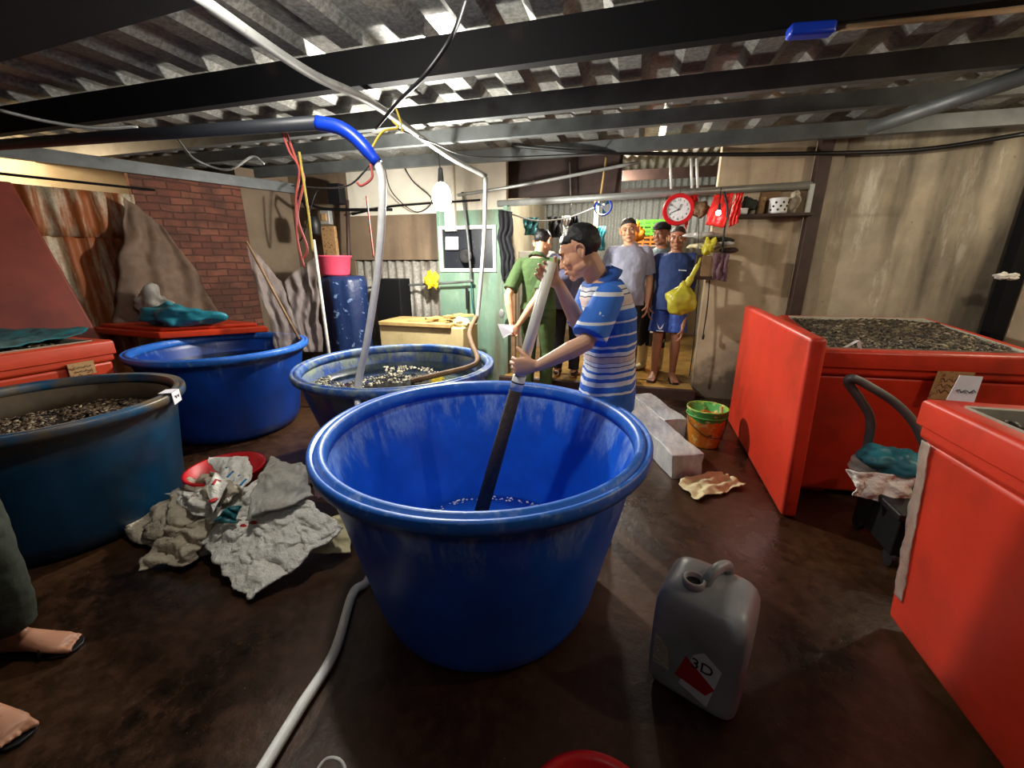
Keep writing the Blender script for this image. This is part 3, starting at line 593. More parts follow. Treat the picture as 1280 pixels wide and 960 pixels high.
for pts,mt,lb in (([(352,163,2.3),(362,190,2.3),(374,212,2.3),(370,250,2.3),(372,300,2.3),(380,334,2.3)],'string_red','red string hanging lowest from the water pipe'),
               ([(358,166,2.32),(372,205,2.32),(380,225,2.32),(372,270,2.32),(384,310,2.32),(378,325,2.32)],'string_red','red string looped beside the yellow string'),
               ([(374,190,2.31),(380,230,2.31),(386,270,2.31),(391,315,2.31)],'string_yel','yellow string hanging from the water pipe between red strings'),
               ([(462,190,2.2),(478,165,2.25),(497,160,2.3),(490,150,2.3)],'string_yel','yellow ties holding the blue sleeve to the conduit'),
               ([(463,205,2.2),(465,222,2.2),(452,232,2.2),(446,228,2.2)],'string_red','short pinkish wire hooked under the blue sleeve'),
               ([(458,245,3.6),(462,280,3.6),(467,322,3.6)],'string_red','thin red string hanging against the brown panel'),
               ([(493,130,2.5),(500,150,2.5),(503,165,2.5)],'string_yel','frayed yellow tie under the black looping cable')):
    wire('string',[PF(*p) for p in pts],.006,mt,lb,'string')
# broom stored under the roof beams
t=empty('broom',tuple(PZ(1010,40,2.33)),'long broom with a blue head stored under the roof beams','broom')
a_=PZ(985,40,2.335);b_=PZ(1042,36,2.335);d_=(b_-a_).normalized()
MB().box((a_+b_)/2,((b_-a_).length,.06,.045),math.atan2(d_.y,d_.x)).build('broom_head','blue_sleeve',t,bevel=.012)
MB().tube([b_,b_+(PZ(1290,10,2.34)-b_)],.011,8).build('handle','wood',t,smooth=True)

# ================================================================== LEFT SIDE PROPS
o=patch([LW(157,247,.16),LW(205,285,.2),LW(288,408,.36),LW(142,408,.34)],amp=.035,sc=2.2,seed=3,fold=.02).build('plastic_sheet','sheet_brown',smooth=True,solid=.003)
tag(o,'large brown plastic sheet hanging against the rusty left wall','sheet')
o=patch([PF(308,303,4.0),PF(352,352,4.1),PF(382,440,3.9),PF(345,440,3.8)],amp=.03,sc=3,seed=6,fold=.012).build('plastic_sheet','sheet_clear',smooth=True,solid=.003)
tag(o,'cloudy plastic sheet stretched from the brick pier','sheet')
o=patch([PF(352,352,4.1),PF(393,322,4.25),PF(404,440,4.05),PF(382,440,3.9)],amp=.03,sc=3,seed=8,fold=.012).build('plastic_sheet','sheet_clear',smooth=True,solid=.003)
tag(o,'cloudy plastic sheet beside the blue patterned cover','sheet')
tag(MB().tube([PF(308,302,3.97),PF(374,424,3.8)],.011,8).build('wooden_stick','wood',smooth=True),'thin leaning stick along the cloudy plastic sheet','stick')
tag(MB().tube([PF(392,300,4.25),PF(411,440,3.95),V((*PF(411,440,3.95).xy,0))],.016,8).build('wooden_post','sack_grey',smooth=True),'pale upright pole between the cloudy sheet and the pink basin','pole')
def lump(c,r,rz=0,amp=.15,sc=6,seed=0,nu=30,nv=20,flat=None,neck=0):
    m=MB(); m.ell((0,0,0),(1,1,1),nu=nu,nv=nv); R=Matrix.Rotation(rz,3,'Z'); out=[]
    for p in m.v:
        q=V((p.x*r[0],p.y*r[1],p.z*r[2])); q=q*(1+amp*fbm(q,sc,seed)*1.4+amp*.4*fbm(q,sc*3,seed+3))
        if neck and p.z>.3: k=1-neck*min(1,(p.z-.3)/.5); q.x*=k; q.y*=k
        q=R@q+V(c)
        if flat is not None and q.z<flat: q.z=flat+.0005
        out.append(q)
    m.v=out; return m
cz=zl+.06
t=empty('plastic_sacks',(ORC.x+.0,ORC.y,zl+.075),'x','x')
bpy.data.objects.remove(t)
zo=zl+.097
c1=PZ(225,400,zo); c2=PZ(198,382,zo+.05)
tag(lump(PZ(224,407,zo)+UP*.085,(.30,.13,.105),.25,.5,7,4,flat=zo).build('plastic_bag','teal_bag',smooth=True,sub=1),'crumpled teal plastic bag on the orange lid','bag')
tag(lump(PZ(199,402,zo)+UP*.17,(.16,.09,.18),.4,.5,8,9,flat=zo+.0).build('sack','sack_grey',smooth=True,sub=1),'crumpled dirty white sack behind the teal bag on the orange lid','sack')
o=patch([PZ(-20,440,.91),PZ(-20,412,.93),PZ(108,410,.93),PZ(100,418,.91)],amp=.018,sc=6,seed=12).build('cloth','teal_cloth',smooth=True,solid=.006)
tag(o,'dull green cloth lying over the clams of the orange tank','cloth')
# paper notes
def note(name,pts,mat,label,th=.002,marks=None,cat='paper note'):
    a,b,c,d=[V(p) for p in pts]; n=(b-a).cross(d-a).normalized()*th
    t=MB().hull([a,b,c,d],[a+n,b+n,c+n,d+n]).build(name,mat); tag(t,label,cat)
    for s_ in marks or []:
        q=[a+(b-a)*u+(d-a)*w for u,w in s_]
        MB().tube([x+n*1.6 for x in q],.0016,5).build('scribble','black_print',t)
    return t
wv_=lambda y0,n=7:[(.15+.7*i/n,y0+.07*math.sin(i*2.3)) for i in range(n+1)]
cN=V((-2.97,1.29,0)); dn=(PZ(212,490,.72)-cN); dn.z=0; dn.normalize(); tn=V((-dn.y,dn.x,0))
pb=cN+dn*.604
a1=pb-tn*.045; a2=pb+tn*.035; pn=tag(MB().hull([a1+UP*.724-dn*.06,a2+UP*.724-dn*.06,a2+UP*.724+dn*.002,a1+UP*.724+dn*.002],[a1+UP*.727-dn*.06,a2+UP*.727-dn*.06,a2+UP*.727+dn*.004,a1+UP*.727+dn*.004]).build('paper_note','paper'),'white paper note folded over the rim of the dirty teal tub','paper note')
MB().hull([a1+UP*.655+dn*.004,a2+UP*.66+dn*.004,a2+UP*.66+dn*.007,a1+UP*.655+dn*.007],[a1+UP*.727+dn*.001,a2+UP*.727+dn*.001,a2+UP*.727+dn*.004,a1+UP*.727+dn*.004]).build('flap','paper',pn)
MB().tube([a1+(a2-a1)*(.2+.6*q/6)+UP*(.695+.010*math.sin(q*2.2))+dn*.0075 for q in range(7)],.0016,5).build('scribble','black_print',pn)
note('label_card',[V((-3.545,1.70,.69)),V((-3.542,1.84,.69)),V((-3.54,1.84,.78)),V((-3.543,1.70,.78))],'card','small stained card stuck on the orange tank',th=.012,marks=[wv_(.35,9),wv_(.65,9)])
f0=PY(1158,500,2.72)
fy=2.655
note('label_card',[V((1.62,fy+.04,.70)),V((1.78,fy+.055,.70)),V((1.80,fy+.055,.86)),V((1.63,fy+.04,.86))],'card','stained card label on the front of the long red tank',marks=[wv_(.3,9),wv_(.5,9),wv_(.7,9)])
n0=V((1.10,1.74,.955))
t=note('paper_note',[n0,n0+V((.075,-.005,0)),n0+V((.10,.03,.085)),n0+V((.035,.03,.085))],'paper','white folded paper standing on the corner of the near right tank',marks=[wv_(.4)])
MB().hull([n0+V((.035,.03,.085)),n0+V((.10,.03,.085)),n0+V((.115,.055,-.0)),n0+V((.05,.055,-.0))],[n0+V((.036,.033,.085)),n0+V((.101,.033,.085)),n0+V((.118,.058,0)),n0+V((.053,.058,0))]).build('flap','paper',t)
n1=V((1.17,2.80,.91))
t=note('paper_note',[n1+V((0,0,0)),n1+V((.015,-.01,0)),n1+V((.11,-.03,.085)),n1+V((.095,-.02,.085))],'white','small bent white strip standing in the clams of the long red tank')
MB().hull([n1+V((.095,-.02,.085)),n1+V((.11,-.03,.085)),n1+V((.135,-.045,.0)),n1+V((.12,-.035,.0))],[n1+V((.096,-.017,.085)),n1+V((.111,-.027,.085)),n1+V((.137,-.042,0)),n1+V((.122,-.032,0))]).build('flap','white',t)
# tape on near tank corner
tb=V((1.115,1.735,0))
o=patch([V((1.063,1.735,.80)),V((1.063,1.685,.80)),V((1.098,1.64,.16)),V((1.098,1.69,.16))],nu=10,nv=40,amp=.004,sc=14,seed=2).build('tape_strip','tape',smooth=True,solid=.002)
tag(o,'peeling clear tape down the corner of the near right red tank','tape')
# ================================================================== BACK-LEFT CLUTTER
cc=PY(436,440,4.15); ztop=PY(436,345,4.2).z
m=MB(); R=[]
for z,r in ((0,.27),(.3,.27),(.7,.26),(1.0,.26),(ztop-.06,.265),(ztop,.24),(ztop+.005,.12),(ztop+.006,.001)):
    R.append([V((cc.x+(r+.025*fbm((3*math.cos(a*6.283/36),3*math.sin(a*6.283/36),z*1.5),.7,2)*(r>.2))*math.cos(a*6.283/36),4.2+(r+.03*math.sin(a*1.4+z)*(r>.2)*.6)*.85*math.sin(a*6.283/36),z)) for a in range(36)])
t=m.rings(R).build('covered_drum','blue_cover',smooth=True); tag(t,'drum wrapped in dark blue patterned plastic under the pink basin','drum')
bc=V((PY(418,334,4.15).x,4.15,ztop+.007))
t=MB().lathe([(.001,0),(.15,0),(.165,.02),(.19,.20),(.205,.205),(.205,.22),(.185,.215),(.158,.03),(.001,.015)],bc,n=40).build('basin','pink',smooth=True); tag(t,'bright pink plastic basin on the blue wrapped drum','basin')
# cream box with planks
q=[PY(474,430,3.95),PY(578,432,3.95)]; zb=PY(520,408,3.95).z
x0,x1=q[0].x,q[1].x
t=empty('foam_box',((x0+x1)/2,4.15,0),'cream foam box on a stand behind the scaly blue tub','box')
MB().box(((x0+x1)/2,4.2,zb/2+.22),(x1-x0,.45,zb-.44)).build('body','foam',t,bevel=.015)
MB().box(((x0+x1)/2-.06,4.19,zb+.015),(x1-x0-.14,.48,.05)).build('cover','cream_wood',t,bevel=.01)
for sx in (x0+.08,x1-.08):
    for sy in (4.05,4.35): MB().box((sx,sy,.23),(.06,.06,.46)).build('leg','wood',t)
for i in range(6):
    p=PY(530+i*9,402-(i%3)*3,4.1); 
    o=MB().box((p.x,4.12+.03*(i%2),zb+.054+.027*(i//2)+.0),(.36-.02*i,.055,.026),.5*(-1)**i+.2*i).build('plank','cream_wood',bevel=.004)
    tag(o,'short pale wooden plank in a loose pile on the cream foam box','plank','planks piled on the foam box')
tag(lump((x1-.06,4.1,zb+.05),(.09,.08,.05),.2,.4,10,3,flat=zb+.0).build('cloth','cream_cloth',smooth=True),'crumpled cream cloth beside the planks on the foam box','cloth')
# dark gap box
tag(MB().box((PY(492,385,4.5).x,4.52,.62),(.34,.25,1.24)).build('cabinet','steel_dark',bevel=.01),'dark box standing before the corrugated back sheet','cabinet')
# motor and junction boxes on the wall
mc=PY(393,282,4.3)
t=empty('pump_motor',tuple(mc),'black pump motor hanging above the pink basin','motor')
MB().lathe([(.001,-.11),(.05,-.11),(.062,-.09),(.068,-.02),(.072,.0),(.068,.03),(.06,.09),(.04,.11),(.001,.11)],mc,n=24).build('body','black',t,smooth=True)
MB().box(mc+V((-.08,0,.02)),(.07,.05,.06)).build('terminal_box','yellow_rag',t,bevel=.006)
MB().tube([mc+UP*.1,mc+UP*.22+V((-.1,0,0)),mc+UP*.32+V((-.16,0.05,0))],.012,8).build('mount','steel_dark',t)
jc=PY(408,272,4.5)
t=empty('junction_box',tuple(jc),'grey junction box with a peach lamp above the pink basin','box')
MB().box(jc,(.13,.07,.16)).build('body','pipe',t,bevel=.008); MB().box(jc+V((0,-.04,0)),(.07,.02,.08)).build('cover','card',t,bevel=.006)
tag(MB().box(PY(413,305,4.6),(.20,.05,.42)).build('wall_board','card',bevel=.006),'small brown board on the wall behind the pump motor','board')
tag(MB().tube([PY(434,250,4.55),PY(438,395,4.55)],.022,8).build('wooden_post','wood_dark',smooth=True),'dark upright post left of the brown panel','post')
wire('conduit',[PY(372,248,4.4),PY(400,260,4.45),PY(430,262,4.5),PY(490,262,4.55)],.018,'steel_dark','dark horizontal pipe above the pump motor','pipe')
wire('cable',[PY(372,248,4.2),PY(369,280,4.2),PY(376,300,4.2),PY(392,248,4.2),PY(400,235,4.3)],.008,'black','black cable looped around the pump motor','cable')
tag(MB().box(PY(421,243,4.45),(.16,.12,.22)).build('switch_box','steel_dark',bevel=.01),'dark switch box in the back left corner under the roof','box')
# yellow rag, dark pan, hanging brush, paper at window
yr=PY(540,352,4.52)
tag(lump(yr,(.085,.03,.10),0,.5,14,5).build('rag','yellow_rag',smooth=True),'yellow rag tied on the thin pipe left of the green partition','rag')
tag(MB().lathe([(.001,-.01),(.075,-.01),(.08,.01),(.07,.012),(.001,.0)],PY(582,320,4.6),n=28,axis=(V((1,0,0)),UP,V((0,-1,0)))).build('pan','black',smooth=True),'round dark pan hanging before the small window','pan')
note('paper_sign',[PY(557,312,4.67),PY(573,312,4.67),PY(573,296,4.67),PY(557,296,4.67)],'paper','white lettered paper stuck at the window top left',marks=[wv_(.3,9),wv_(.55,9),wv_(.8,9)])
tag(MB().box(PY(584,373,4.63),(.035,.02,.26)).build('brush','black',bevel=.006),'narrow black brush hanging on the green partition','brush')
wire('strap',[PY(589,352,4.62),PY(590,375,4.62),PY(592,392,4.62)],.008,'teal_cloth','green strap hanging beside the black brush','strap')
t=MB().ell(PY(627,392,4.5),(.035,.01,.05)).build('ladle','pipe',smooth=True); tag(t,'grey round ladle hanging at the doorway edge','ladle')
MB().tube([PY(627,385,4.5),PY(628,350,4.52)],.005,6).build('handle','pipe',t)
o=patch([PY(623,262,4.6),PY(640,265,4.6),PY(643,345,4.6),PY(628,352,4.6)],amp=.02,sc=5,seed=5,fold=.02).build('jacket','black_cloth',smooth=True,solid=.02)
tag(o,'dark jacket hanging at the left side of the doorway','jacket')
# ================================================================== BACK WALL RIGHT PROPS
ck=PY(848,262,4.56); ckz=ck.z; ax=(V((1,0,0)),UP,V((0,-1,0)))
t=empty('wall_clock',tuple(ck),'red framed round clock hanging under the doorway pipe','clock'); r_=.118
MB().lathe([(.001,-.02),(r_+.02,-.02),(r_+.03,.0),(r_+.02,.022),(r_-.008,.02),(r_-.014,.006),(.001,.006)],ck,n=8*6,axis=ax).build('frame','red_pl',t,smooth=False)
fc=MB().lathe([(.001,.006),(r_-.012,.006),(r_-.012,.010),(.001,.010)],ck,n=48,axis=ax).build('dial','white_print',t)
def cpt(ang,r,o=.013): a=math.radians(90-ang); return ck+V((r*math.cos(a),-o,r*math.sin(a)))
nm_=MB()
for h_ in range(1,13): text_into(nm_,str(h_),.028,cpt(h_*30,r_*.72),V((1,0,0)),UP)
nm_.build('numerals','black_print',fc)
for nm,an,ln,rr in (('hour_hand',22,.05,.003),('minute_hand',246,.075,.0025),('second_hand',300,.08,.0012)):
    MB().tube([cpt(an+180,.012,.016),cpt(an,ln,.016)],rr,6).build(nm,'black_print',t)
MB().tube([ck+UP*.13,ck+V((0,.06,.2))],.003,5).build('string','black',t)
o=patch([PY(852,246,4.62),PY(872,243,4.62),PY(868,262,4.62),PY(856,288,4.62)],amp=.02,sc=9,seed=4,fold=.01).build('plastic_bag','red_bag',smooth=True,solid=.004); tag(o,'red ribbon-like plastic behind the clock','bag')
o=patch([PY(893,244,4.5),PY(918,241,4.5),PY(905,285,4.46),PY(881,281,4.46)],amp=.012,sc=7,seed=14,fold=.005).build('plastic_bag','red_bag',smooth=True,solid=.008); tag(o,'flat bright red plastic bag hanging right of the clock behind a small bulb','bag')
o=patch([PY(919,242,4.5),PY(928,241,4.5),PY(924,278,4.48),PY(910,284,4.48)],amp=.012,sc=9,seed=15,fold=.01).build('plastic_bag','red_bag',smooth=True,solid=.008); tag(o,'narrow red plastic bag at the left end of the wall shelf','bag')
sb=PY(898,266,4.40)
t=empty('small_bulb',tuple(sb),'small glowing bulb on a cord in front of the red bag','lamp')
MB().ell(sb,(.022,.022,.024)).build('bulb','glow_small',t,smooth=True); MB().capsule(sb+UP*.03,sb+UP*.07,.016,.01).build('socket','black',t,smooth=True)
MB().tube([sb+UP*.07,V((sb.x+.02,4.56,2.10))],.004,6).build('cord','black',t)
# shelf
z_s=PY(960,268,4.6).z; xs0=PY(915,268,4.6).x; xs1=PY(1012,266,4.6).x
t=empty('wall_shelf',((xs0+xs1)/2,4.6,z_s),'brown wooden shelf on the back wall right of the clock','shelf')
MB().box(((xs0+xs1)/2,4.59,z_s-.015),(xs1-xs0,.2,.025)).build('board','wood_dark',t,bevel=.004)
MB().box((xs1-.05,4.50,z_s+.11),(.035,.012,.24)).build('bracket','pipe',t)
def itm(px,py,w,d,h,mat,label,name='jar',cat='jar',shape='box',Y=4.6):
    p=PY(px,py,Y)
    if shape=='box': o=MB().box((p.x,Y,z_s+h/2),(w,d,h)).build(name,mat,bevel=.006)
    elif shape=='cyl': o=MB().lathe([(.001,0),(w/2*.9,0),(w/2,.01),(w/2,h-.01),(w/2*1.06,h-.01),(w/2*1.06,h),(.001,h)],(p.x,Y,z_s),n=28).build(name,mat,smooth=False)
    else: o=lump((p.x,Y,z_s+h/2),(w/2,d/2,h/2),0,.35,12,px,flat=z_s).build(name,mat,smooth=True)
    tag(o,label,cat); return o
itm(935,252,.13,.12,.16,'dark_trouser' if 'dark_trouser' in M else 'black','dark green bundle on the wall shelf above a white cup','bundle','bundle','lump')
t=itm(928,262,.09,.08,.05,'white','white cup at the left end of the wall shelf','cup','cup','cyl',4.53)
itm(952,255,.06,.08,.15,'card','pinkish brown jar on the wall shelf left of the white pot','jar','jar','cyl')
t=itm(972,262,.15,.14,.13,'white','white pot with dark speckles in the middle of the wall shelf','pot','pot','cyl',4.57)
for k in range(9):
    a=-2.6+k*.26; MB().ell((t.location.x+.076*math.cos(a),t.location.y+.076*math.sin(a),z_s+.03+.06*((k*7)%3)/2),(.010,.006,.010),nu=8,nv=6).build('speckle','black_print',t)
itm(993,255,.10,.08,.18,'sack_dirty','patterned dark and white package at the right end of the shelf','package','package','lump')
itm(962,245,.16,.06,.20,'wood','brown board leaning on the wall behind the white pot','board','board','box',4.66)
# bundles under the red bag
zst=PY(905,316,4.55).z
for i,(px,py,w,h,mt,lb) in enumerate(((876,262,.17,.13,'wood','brown paper bundle hanging between the clock and the red bag'),(880,294,.30,.06,'sack_grey','grey folded sack, topmost of the stack under the red bag'),(900,300,.24,.05,'dark_trouser','olive folded sheet under the red bag'),(878,308,.26,.07,'cream_cloth','pale greenish folded bag low in the stack under the red bag'),(908,304,.17,.05,'white','white plastic tray edge in the stack under the red bag'),(909,313,.16,.05,'wood_dark','dark wooden block at the bottom of the stack right of the yellow bag'))):
    if mt not in M: mt='steel_dark'
    p=PY(px,py,4.57); o=lump((p.x,4.6,p.z),(w/2,.08,h/2),0,.3,9,i+20).build('bundle',mt,smooth=True); tag(o,lb,'bundle')
tag(lump(PY(886,308,4.5),(.06,.05,.085),0,.5,12,31).build('plastic_bag','yellow_bag',smooth=True),'small yellow-green bag above the dark wall rack','bag')
rk=PY(886,333,4.56)
t=empty('wall_rack',tuple(rk),'small dark wooden rack holding a purple cloth on the back wall','rack')
MB().box(rk+V((0,0,-.11)),(.26,.16,.03)).build('board','wood_dark',t,bevel=.004); MB().box(rk+V((-.09,.05,0)),(.06,.05,.22)).build('side_panel','wood_dark',t,bevel=.004); MB().box(rk+V((-.02,.04,0)),(.09,.05,.20)).build('back_panel','wood',t,bevel=.004)
tag(patch([rk+V((.02,-.085,.12)),rk+V((.15,-.085,.12)),rk+V((.16,-.10,-.14)),rk+V((.03,-.10,-.12))],nu=16,nv=16,amp=.012,sc=14,seed=7,fold=.01).build('cloth','wood_dark' if 0 else 'purple_cloth',smooth=True,solid=.01),'purple brown cloth draped on the wall rack','cloth')
wire('cable',[PY(905,240,4.5),PY(909,262,4.48),PY(905,290,4.48),PY(903,318,4.5)],.010,'black','black cable bundle hanging over the red bags','cable')
wire('cable',[PY(874,262,4.5),PY(873,300,4.5),PY(872,330,4.5)],.004,'black','thin black string beside the brown bundle','cable')
wire('cable',[PY(887,350,4.62),PY(884,385,4.62),PY(879,418,4.62)],.006,'black','black cord dangling below the wall rack','cable')
wire('cable',[PY(873,350,4.62),PY(868,420,4.6),PY(862,470,4.6)],.006,'black','thin wire down the doorway edge of the plaster wall','cable')
tag(lump(PY(879,421,4.61),(.012,.012,.03),0,.1,5,2).build('plug','black',smooth=True),'small black plug at the end of the dangling cord','plug')
# yellow carried bag
yb=PF(851,372,4.12)
t=lump(yb+V((0,0,-.02)),(.15,.10,.17),.2,.2,8,41,neck=.6).build('shopping_bag','yellow_clear',smooth=True,sub=1)
tag(t,'bulging yellow plastic bag hanging beside the man in navy','bag')
MB().tube(catmull([yb+V((.03,0,.10)),yb+V((.08,.03,.2)),PY(873,330,4.5),PY(876,322,4.52)],6),[.035]*6+[.022]*6+[.014]*6+[.01],8).build('handle','yellow_clear',t,smooth=True)
# hook on panel wall / white rag at far right
tag(lump(PY(1258,345,4.45),(.07,.04,.03),0,.5,14,5).build('rag','sack',smooth=True),'small white rag caught on the dark corner post','rag')
# ================================================================== PASSAGE
def pv(px,py,Y): return PY(px,py,Y)
wire('clothes_line',[pv(640,268,5.2),pv(672,276,5.4),pv(710,272,5.6),pv(745,259,5.8)],.010,'white','pale rope sagging across the passage','rope')
wire('string',[pv(712,203,4.9),pv(714,262,4.9)],.007,'pipe','thin grey rod hanging above the passage opening','rod')
tag(MB().tube([pv(758,197,4.85),pv(750,250,4.85)],.012,8).build('bamboo_rod','cream_wood',smooth=True),'yellowish bamboo rod hanging over the passage','rod')
for i,px in enumerate((838,864,871)):
    tag(MB().tube([pv(px,198,4.75),pv(px+1,236,4.75)],.012,8).build('plastic_pipe','white',smooth=True),('leftmost','middle','rightmost')[i]+' of three white pipes standing on the doorway bar','pipe','white pipes above the clock')
# garments
for px,py,w,h,mt,lb in ((694,284,16,26,'black_cloth','black garment hanging behind the officer'),(707,286,10,32,'sack','white garment hanging beside the black one'),(716,284,9,30,'black_cloth','dark striped garment hanging near the passage post'),(664,283,16,22,'teal_cloth','green mesh bag hanging at the passage left'),(751,298,12,30,'teal_cloth','green mesh cloth hanging on the pale post')):
    Y=6.0; o=patch([pv(px-w/2,py-h/2,Y),pv(px+w/2,py-h/2,Y),pv(px+w/2,py+h/2,Y),pv(px-w/2,py+h/2,Y)],nu=14,nv=14,amp=.03,sc=5,seed=px,fold=.02).build('garment',mt,smooth=True,solid=.02); tag(o,lb,'garment')
tag(MB().box((pv(744,290,6.2).x,6.2,1.2),(.06,.06,2.3)).build('wooden_post','cream_wood',bevel=.006),'pale wooden post standing inside the passage','post')
tag(MB().box((pv(668,330,6.2).x-.05,6.6,.85),(.5,.4,1.5)).build('cabinet','white',bevel=.02),'white cabinet behind the officer in the passage','cabinet')
t=empty('hanging_fan',tuple(pv(754,258,5.6)),'small blue round fan hanging in the passage','fan'); fc_=pv(754,258,5.6)
MB().lathe([(.09,-.03),(.11,-.02),(.115,0),(.11,.03),(.1,.03),(.1,-.02)],fc_,n=28,axis=ax,closed=True).build('guard','blue_sleeve',t,smooth=True)
for k in range(3):
    a=k*2.09+.4; MB().hull([fc_+V((.02*math.cos(a),-.005,.02*math.sin(a))),fc_+V((.09*math.cos(a),-.012,.09*math.sin(a))),fc_+V((.085*math.cos(a+.6),.006,.085*math.sin(a+.6)))],[fc_+V((.02*math.cos(a),-.008,.02*math.sin(a))),fc_+V((.09*math.cos(a),-.015,.09*math.sin(a))),fc_+V((.085*math.cos(a+.6),.003,.085*math.sin(a+.6)))]).build('blade','blue_print',t)
MB().ell(fc_,(.025,.03,.025)).build('hub','white',t,smooth=True)
# crates
cb=pv(810,330,7.3)
def crate(p,mat,label,w=.46,d=.34,h=.24):
    m=MB(); g=.02
    for s_ in (-1,1):
        for zz in (.03,.09,.15,.215):
            m.box((p[0],p[1]+s_*d/2,p[2]+zz),(w,g,.03)); m.box((p[0]+s_*w/2,p[1],p[2]+zz),(g,d,.03))
        for k in range(5): m.box((p[0]-w/2+w*k/4,p[1]+s_*d/2,p[2]+h/2),(.025,g*1.1,h)); 
        for k in range(3): m.box((p[0]+s_*w/2,p[1]-d/2+d*k/2,p[2]+h/2),(g*1.1,.025,h))
    m.box((p[0],p[1],p[2]+.012),(w,d,.02))
    return tag(m.build('plastic_crate',mat),label,'crate','stacked crates in the passage' )
zt=pv(812,262,7.3).z; n_=int((zt-.12)/.245)
for k in range(n_):
    last=k==n_-1
    crate((cb.x,7.3,.12+k*.245),'crate_green' if last else 'crate_orange','green crate on top of the orange crates' if last else ['lowest orange crate','second lowest orange crate','third orange crate from the floor','fourth orange crate from the floor','fifth orange crate from the floor','sixth orange crate from the floor'][min(k,5)]+' in the passage stack')
tag(lump(pv(797,290,6.2),(.10,.08,.13),0,.3,9,3,neck=.5).build('plastic_bag','crate_orange',smooth=True),'orange plastic bag hanging left of the stacked crates','bag')
tb_=PZ(790,432,.12)
tag(MB().box((tb_.x,tb_.y+.15,.12+.11),(.6,.3,.22)).build('fish_box','black',bevel=.015),'black box on the passage floor under a white tray','box')
tag(MB().box((tb_.x,tb_.y+.13,.12+.25),(.62,.32,.055)).build('tray','white',bevel=.015),'white tray on the black box in the passage','tray')
# ================================================================== FLOOR PROPS
# ice blocks
def ice(bot,top,label):
    m=MB(); b=[V(p) for p in bot]; t_=[V(p) for p in top]; n=14
    R=[]
    for k in range(n+1):
        u=k/n; q=[b[0].lerp(b[3],u),b[1].lerp(b[2],u),t_[1].lerp(t_[2],u),t_[0].lerp(t_[3],u)]
        pts=[]
        for a,c_ in ((0,1),(1,2),(2,3),(3,0)):
            for s_ in range(5): p=q[a].lerp(q[c_],s_/5); pts.append(p+V((fbm(p,6,1),fbm(p,6,2),fbm(p,6,3) if p.z>.05 else 0))*.010)
        R.append(pts)
    return tag(m.rings(R).build('ice_block','ice',bevel=.008),label,'ice block','ice blocks on the floor')
h_=.18
A_=V((.36,2.70,0));B_=V((.56,2.78,0));dv=V((-.36,.93,0)).normalized()
ice([A_,B_,B_+dv*1.15,A_+dv*1.15],[A_+UP*h_,B_+UP*h_,B_+dv*1.15+UP*h_,A_+dv*1.15+UP*h_],'long cloudy ice block with its end beside the cream cloth')
A2=V((.34,3.36,0));B2_=A2+V((.19,.075,0)); 
ice([A2,B2_,B2_+dv*.72,A2+dv*.72],[A2+UP*h_,B2_+UP*h_,B2_+dv*.72+UP*h_,A2+dv*.72+UP*h_],'shorter cloudy ice block between the bucket and the longer block')
# bucket
bk=V((.66,3.40,0))
t=empty('paint_bucket',tuple(bk),'orange paint bucket with a green spattered rim by the plaster wall','bucket')
tt=NT('spattered_bucket'); sp_=tt.n('ShaderNodeSeparateXYZ'); tt.l(tt.tc.outputs['Object'],sp_.inputs[0]); ad=tt.n('ShaderNodeMath',operation='MULTIPLY_ADD'); tt.l(tt.noise(9,detail=6),ad.inputs[0]); ad.inputs[1].default_value=.12; tt.l(sp_.outputs[2],ad.inputs[2])
k=tt.ramp(ad.outputs[0],[(.28,col('d8872a')),(.29,col('4a9a4a')),(.36,col('7fae3c'))],'CONSTANT'); k=tt.mix(tt.ramp(tt.noise(20,detail=8),[(.56,W0),(.62,W1)]),k,col('e0c078')); k=tt.mix(tt.ramp(tt.noise(13,detail=8),[(.62,W0),(.66,W1)]),k,col('5a4020')); tt.base(k); tt.setv(Roughness=.5); M['bucket']=tt.m
MB().lathe([(.001,0),(.115,0),(.12,.01),(.152,.30),(.156,.305),(.156,.315),(.148,.315),(.115,.02),(.001,.015)],bk,n=48).build('body','bucket',t,smooth=True)
MB().lathe([(.147,.25),(.153,.25),(.155,.262),(.149,.262)],bk,n=48,closed=True).build('collar_band','bucket',t,smooth=True)
ha=catmull([bk+V((-.15,-.02,.27)),bk+V((-.13,-.10,.2)),bk+V((-.02,-.165,.13)),bk+V((.10,-.13,.12)),bk+V((.15,-.02,.27))],6)
MB().tube(ha,.004,6).build('handle','wood_dark',t,smooth=True)
tag(MB().tube([bk+V((.13,.0,.05)),bk+V((.09,-.04,.335))],.014,8).build('stick','cream_wood',smooth=True),'short pale stick standing in the paint bucket','stick')
# cream cloth on floor
tag(patch([PZ(846,602,.02),PZ(900,588,.05),PZ(932,606,.02),PZ(872,624,.02)],amp=.022,sc=9,seed=21,fold=.012,fd=(.3,1)).build('cloth','cream_cloth',smooth=True,solid=.006),'crumpled cream cloth on the floor before the ice block','cloth')
# red basin near camera
rb_=PZ(728,937,.22)-CF*.175; rb_.z=0
t=MB().lathe([(.001,.0),(.115,.0),(.125,.01),(.160,.205),(.173,.21),(.175,.22),(.162,.222),(.150,.21),(.118,.02),(.001,.015)],rb_,n=64).build('basin','red_pl',smooth=True); tag(t,'red plastic basin at the bottom edge of the view','basin')
